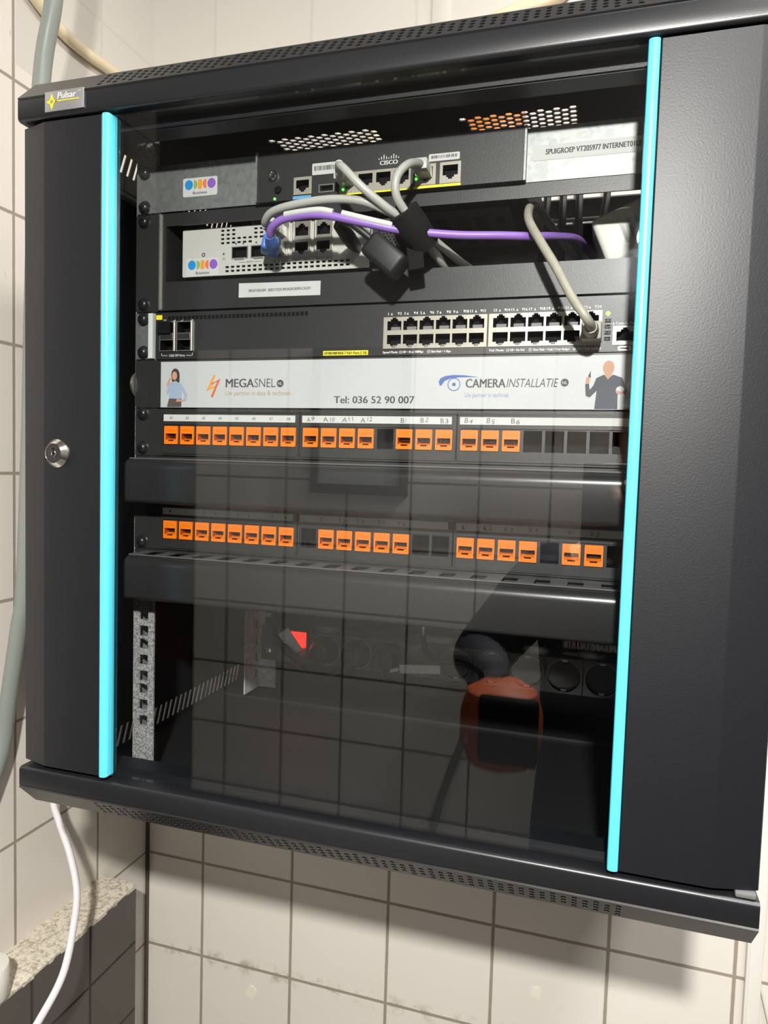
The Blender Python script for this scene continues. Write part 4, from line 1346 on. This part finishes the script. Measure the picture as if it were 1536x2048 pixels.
# ------------------------------------------------------------------ the opposite side of the room, seen in the glass, with added light helpers
fn_ = thing('framed_notice', 'framed white notice with a dark frame on the tiled wall behind the camera', 'notice', (-338, YF + 8, -336))
part('frame', MB().plate(rect(-452, -224, -336, -10), [rect(-434, -242, -314, -28)], YF + .5, YF + 16, 0), 'black', fn_)
part('sheet', MB().box(-436, -240, YF + .5, YF + 8, -316, -26), 'white_print', fn_)
solo('wall_hose', MB().tube([(110, YF + 9, -420), (70, YF + 9, -508), (-45, YF + 9, -767), (-134, YF + 9, -1048), (-170, YF + 9, -1400), (-176, YF + 9, FLOOR + 8)], 8.0, 12), 'conduit_grey', 'grey hose slanting down the tiled wall behind the photographer', 'hose')
wl = thing('wall_lamp', 'small round spot lamp on a bracket high on the wall behind the camera', 'lamp', (252, YF + 2, 158))
d_l = (Vector(LAMP_AIM) - Vector(LAMP)).normalized()
part('housing', MB().tube([Vector(LAMP) - d_l * 62, Vector(LAMP) - d_l * 52, Vector(LAMP) - d_l * 8], [18, 32, 34], 24, 0, 1), 'powder', wl)
part('bracket', MB().box(240, 264, YF, YF + 8, 160, 245, 0, 2).tube([(252, YF + 4, 225), tuple(Vector(LAMP) - d_l * 55)], 8, 12, 0, 1), 'powder', wl)
part('light_blocker', MB().box(128, 376, -930, -926, -25, 205, 0, 1), 'powder', wl)  # added plate that keeps the lamp's light off the wall behind it
part('lens', MB().tube([Vector(LAMP) - d_l * 8, Vector(LAMP) - d_l * 4], [28, 27], 24, 0, 1), 'lens', wl)
cl = thing('fill_light_panel', 'added flat fill light panel under the ceiling, out of view', 'ceiling light', (660, -300, CEIL - 14))  # made-up fixture around the added fill light
part('frame', MB().plate(rect(500, 820, -900, 300), [rect(512, 808, -888, 288)], CEIL - 14, CEIL - .2, 0, ROOF_FN), 'trunking', cl)
part('diffuser', MB().box(512, 808, -888, 288, CEIL - 10, CEIL - 6), 'diffuser', cl)


# ------------------------------------------------------------------ the photographer, seen only in the glass
def skinned(name, verts, edges, mats, parent, root=0, levels=2, label=None):
    me = bpy.data.meshes.new(name)
    org = ORG[parent.name]
    me.from_pydata([tuple((Vector(v[:3]) - org) * .001) for v in verts], edges, [])
    o = link(name, me, org, parent)
    bm = bmesh.new()
    bm.from_mesh(me)
    lay = bm.verts.layers.skin.verify()
    bm.verts.ensure_lookup_table()
    for i, v in enumerate(verts):
        bm.verts[i][lay].radius = (v[3] * .001, (v[4] if len(v) > 4 else v[3]) * .001)
        bm.verts[i][lay].use_root = (i == root)
    bm.to_mesh(me)
    bm.free()
    sk_ = o.modifiers.new('skin', 'SKIN')
    sk_.use_smooth_shade = True
    sb = o.modifiers.new('sub', 'SUBSURF')
    sb.levels = sb.render_levels = levels
    me.materials.append(M[mats])
    if label:
        o['label'] = label
    return o


PX, PY = 272.0, -800.0
pr_ = thing('person', 'person in dark work jacket and trousers taking the photo with a phone', 'person', (PX, PY, FLOOR))


def loft(mb, rings, n=28):
    vs, fs = [], []
    for x, y, z, rx, ry in rings:
        for i in range(n):
            t = 2 * PI * i / n
            c, q = math.cos(t), math.sin(t)
            vs.append((x + rx * math.copysign(abs(c) ** .85, c), y + ry * math.copysign(abs(q) ** .85, q), z))
    for j in range(len(rings) - 1):
        for i in range(n):
            fs.append((j * n + i, j * n + (i + 1) % n, (j + 1) * n + (i + 1) % n, (j + 1) * n + i))
    fs.append(tuple(range(n)))
    return mb.add(vs, fs, 0, True)


jk = loft(MB(), [(PX, PY, -985, 186, 124), (PX, PY, -900, 184, 126), (PX, PY + 2, -780, 176, 122), (PX, PY + 5, -640, 178, 122), (PX, PY + 5, -530, 190, 120), (PX, PY + 2, -470, 192, 106),
                 (PX, PY + 2, -435, 172, 88), (PX, PY + 4, -408, 120, 72), (PX, PY + 6, -385, 78, 64), (PX, PY + 10, -345, 66, 62), (PX, PY + 10, -338, 60, 57)])
jk.tube([(PX - 120, PY, -448), (PX - 170, PY, -470), (PX - 235, PY + 2, -545), (PX - 282, PY + 5, -610), (PX - 275, PY + 55, -612), (PX - 258, PY + 124, -607), (PX - 250, PY + 140, -624)], [58, 66, 58, 54, 48, 40, 37], 18, 0, 6)
jk.tube([(PX + 120, PY, -448), (PX + 170, PY, -470), (PX + 192, PY + 12, -550), (PX + 205, PY + 30, -638), (PX + 130, PY + 100, -545), (PX + 50, PY + 172, -448)], [58, 66, 58, 54, 46, 42], 18, 0, 6)
part('jacket', jk, 'jacket', pr_, 'dark work jacket')
tz = loft(MB(), [(PX, PY, -1090, 170, 120), (PX, PY, -1010, 178, 122), (PX, PY, -930, 172, 116)])
for q in (-1, 1):
    tz.tube([(PX + q * 84, PY, -1000), (PX + q * 90, PY + 4, -1130), (PX + q * 94, PY + 12, -1380), (PX + q * 96, PY + 2, -1600), (PX + q * 96, PY - 6, -1800)], [92, 96, 74, 66, 62], 20, 0, 5)
part('trousers', tz, 'trousers', pr_, 'dark blue trousers')
for s in (-1, 1):
    part('shoe', MB().box(PX + s * 100 - 46, PX + s * 100 + 46, PY - 80, PY + 165, FLOOR, FLOOR + 85, 0, 30, 4), 'shoe', pr_)
# the body: trunk, head, arms and hands as one surface; clothes and hair lie over it
def hand_chain(V, E, wrist_i, palm_dir, side, curl):
    w, d = Vector(V[wrist_i][:3]), Vector(palm_dir).normalized()
    sd = Vector(side).normalized()
    nrm = d.cross(sd).normalized()
    p0 = len(V)
    V.append((*(w + d * 40), 32, 16))
    V.append((*(w + d * 82), 38, 13))
    E += [(wrist_i, p0), (p0, p0 + 1)]
    for off, ln in ((-28, 70), (-9, 80), (10, 74), (28, 58)):
        p = w + d * 88 + sd * off
        base = len(V)
        V.append((*p, 9.5, 9))
        E.append((p0 + 1, base))
        a = 0.
        for s_ in range(3):
            a += curl * (.55, .9, .7)[s_]
            p = p + (d * math.cos(a) + nrm * math.sin(a)) * ln * (.45, .32, .23)[s_]
            V.append((*p, (9, 8.4, 7.2)[s_], (9, 8.4, 7.2)[s_]))
            E.append((base + s_, base + s_ + 1))
    b0 = len(V)
    p = w + d * 30 - sd * 30
    V.append((*p, 12, 11))
    E.append((p0, b0))
    p = p + (d * .8 - sd * .5 + nrm * .4).normalized() * 34
    V.append((*p, 10, 9))
    E.append((b0, b0 + 1))
    p = p + (d * .95 + nrm * .3).normalized() * 28
    V.append((*p, 8, 8))
    E.append((b0 + 1, b0 + 2))


HX, HY, HZ = PX, PY + 34, -205.0
V = [(PX, PY, -900, 120, 85), (PX, PY, -760, 120, 85), (PX, PY + 6, -620, 130, 90), (PX, PY + 4, -500, 140, 88), (PX, PY, -425, 95, 65),
     (PX, PY + 12, -350, 52, 52), (HX, HY - 14, -300, 50, 50), (HX, HY + 4, -262, 58, 66), (HX, HY, -212, 74, 88), (HX, HY - 6, -150, 70, 84), (HX, HY - 10, -112, 40, 46),
     (PX - 165, PY, -455, 48, 48), (PX - 282, PY + 5, -610, 40, 40), (PX - 257, PY + 126, -604, 27, 22),
     (PX + 165, PY, -455, 48, 48), (PX + 205, PY + 30, -640, 40, 40), (PX + 40, PY + 180, -440, 32, 32), (PX - 5, PY + 226, -378, 27, 22),
     (PX - 86, PY, -1000, 80, 80), (PX - 92, PY + 12, -1380, 55, 56), (PX - 96, PY - 8, -1800, 36, 38),
     (PX + 86, PY, -1000, 80, 80), (PX + 92, PY + 12, -1380, 55, 56), (PX + 96, PY - 8, -1800, 36, 38)]
E = [(i, i + 1) for i in range(10)] + [(4, 11), (11, 12), (12, 13), (4, 14), (14, 15), (15, 16), (16, 17), (0, 18), (18, 19), (19, 20), (0, 21), (21, 22), (22, 23)]
hand_chain(V, E, 13, (.3, .55, -.75), (.1, -.9, -.3), 1.05)
hand_chain(V, E, 17, (-.35, .35, .86), (.9, 0, .35), 1.0)
skinned('body', V, E, 'skin', pr_, 0, 2)
fc = MB()
for s in (-1, 1):
    fc.lathe([(20, -4), (22, 0), (16, 5), (4, 3)], (HX + s * 75, HY - 6, HZ - 4), 'x', 14, 0)
    fc.lathe([(11, -8), (10, 3), (8, 6), (2, 8)], (HX + s * 29, HY + 74, HZ + 10), 'y', 12, 1)
    fc.lathe([(5, 0), (2, 2)], (HX + s * 29, HY + 82, HZ + 10), 'y', 10, 2)
fc.tube([(HX, HY + 74, HZ + 14), (HX, HY + 92, HZ - 8), (HX, HY + 104, HZ - 26), (HX, HY + 84, HZ - 34)], [8, 10, 14, 9], 12, 0, 4)
fc.box(HX - 24, HX + 24, HY + 66, HY + 84, HZ - 58, HZ - 51, 3, 3)
part('face', fc, ['skin', 'white_paper', 'black', 'rust_ink'], pr_)
NU = 28
hr = MB()
vs = []
for j in range(11):
    ph_ = PI * .56 * j / 10
    for i in range(NU):
        th = 2 * PI * i / NU
        x, y, z = math.sin(ph_) * math.cos(th), math.sin(ph_) * math.sin(th), math.cos(ph_)
        lim = .35 if y > .35 else -2
        if z < lim:
            z = lim + (z - lim) * .1
        vs.append((HX + (77 + random.uniform(-1.5, 1.5)) * x, HY - 5 + (95 + random.uniform(-1.5, 1.5)) * y, HZ + 2 + 117 * z))
hr.add(vs, [(j * NU + i, j * NU + (i + 1) % NU, (j + 1) * NU + (i + 1) % NU, (j + 1) * NU + i) for j in range(10) for i in range(NU)], 0, True)
part('hair', hr, 'hair', pr_)


lt = MB()
lt.text('CAMERAINSTALLATIE', 0, 95, 0, 11, 0, 0, .03).text('Uw partner in techniek', 30, 95, -12, 6, 0, 0, .01)
lt.v = [(PX - 40 - x, PY + 128 - abs(x - 40) * .06, -556 + z) for x, y, z in lt.v]
part('lettering', lt, 'ink_white', pr_, 'white jacket lettering')
# phone just behind the lens
solo('smartphone', MB().box(160, 240, -530, -521.5, -420, -258, 0, 4, 3, None), 'black_gloss', 'black smartphone held up by the photographer', 'phone')
tp = thing('tool_pouch', 'orange and black tool pouch held at hip height by the photographer', 'pouch', (50, -632, -745))
part('pouch_body', MB().lathe([(20, 0), (52, 10), (66, 45), (66, 90), (56, 125), (30, 140)], (48, -626, -748), 'z', 22), 'pouch_orange', tp)
part('flap', MB().box(22, 112, -568, -548, -716, -612, 0, 8, 3), 'black', tp, 'black flap')
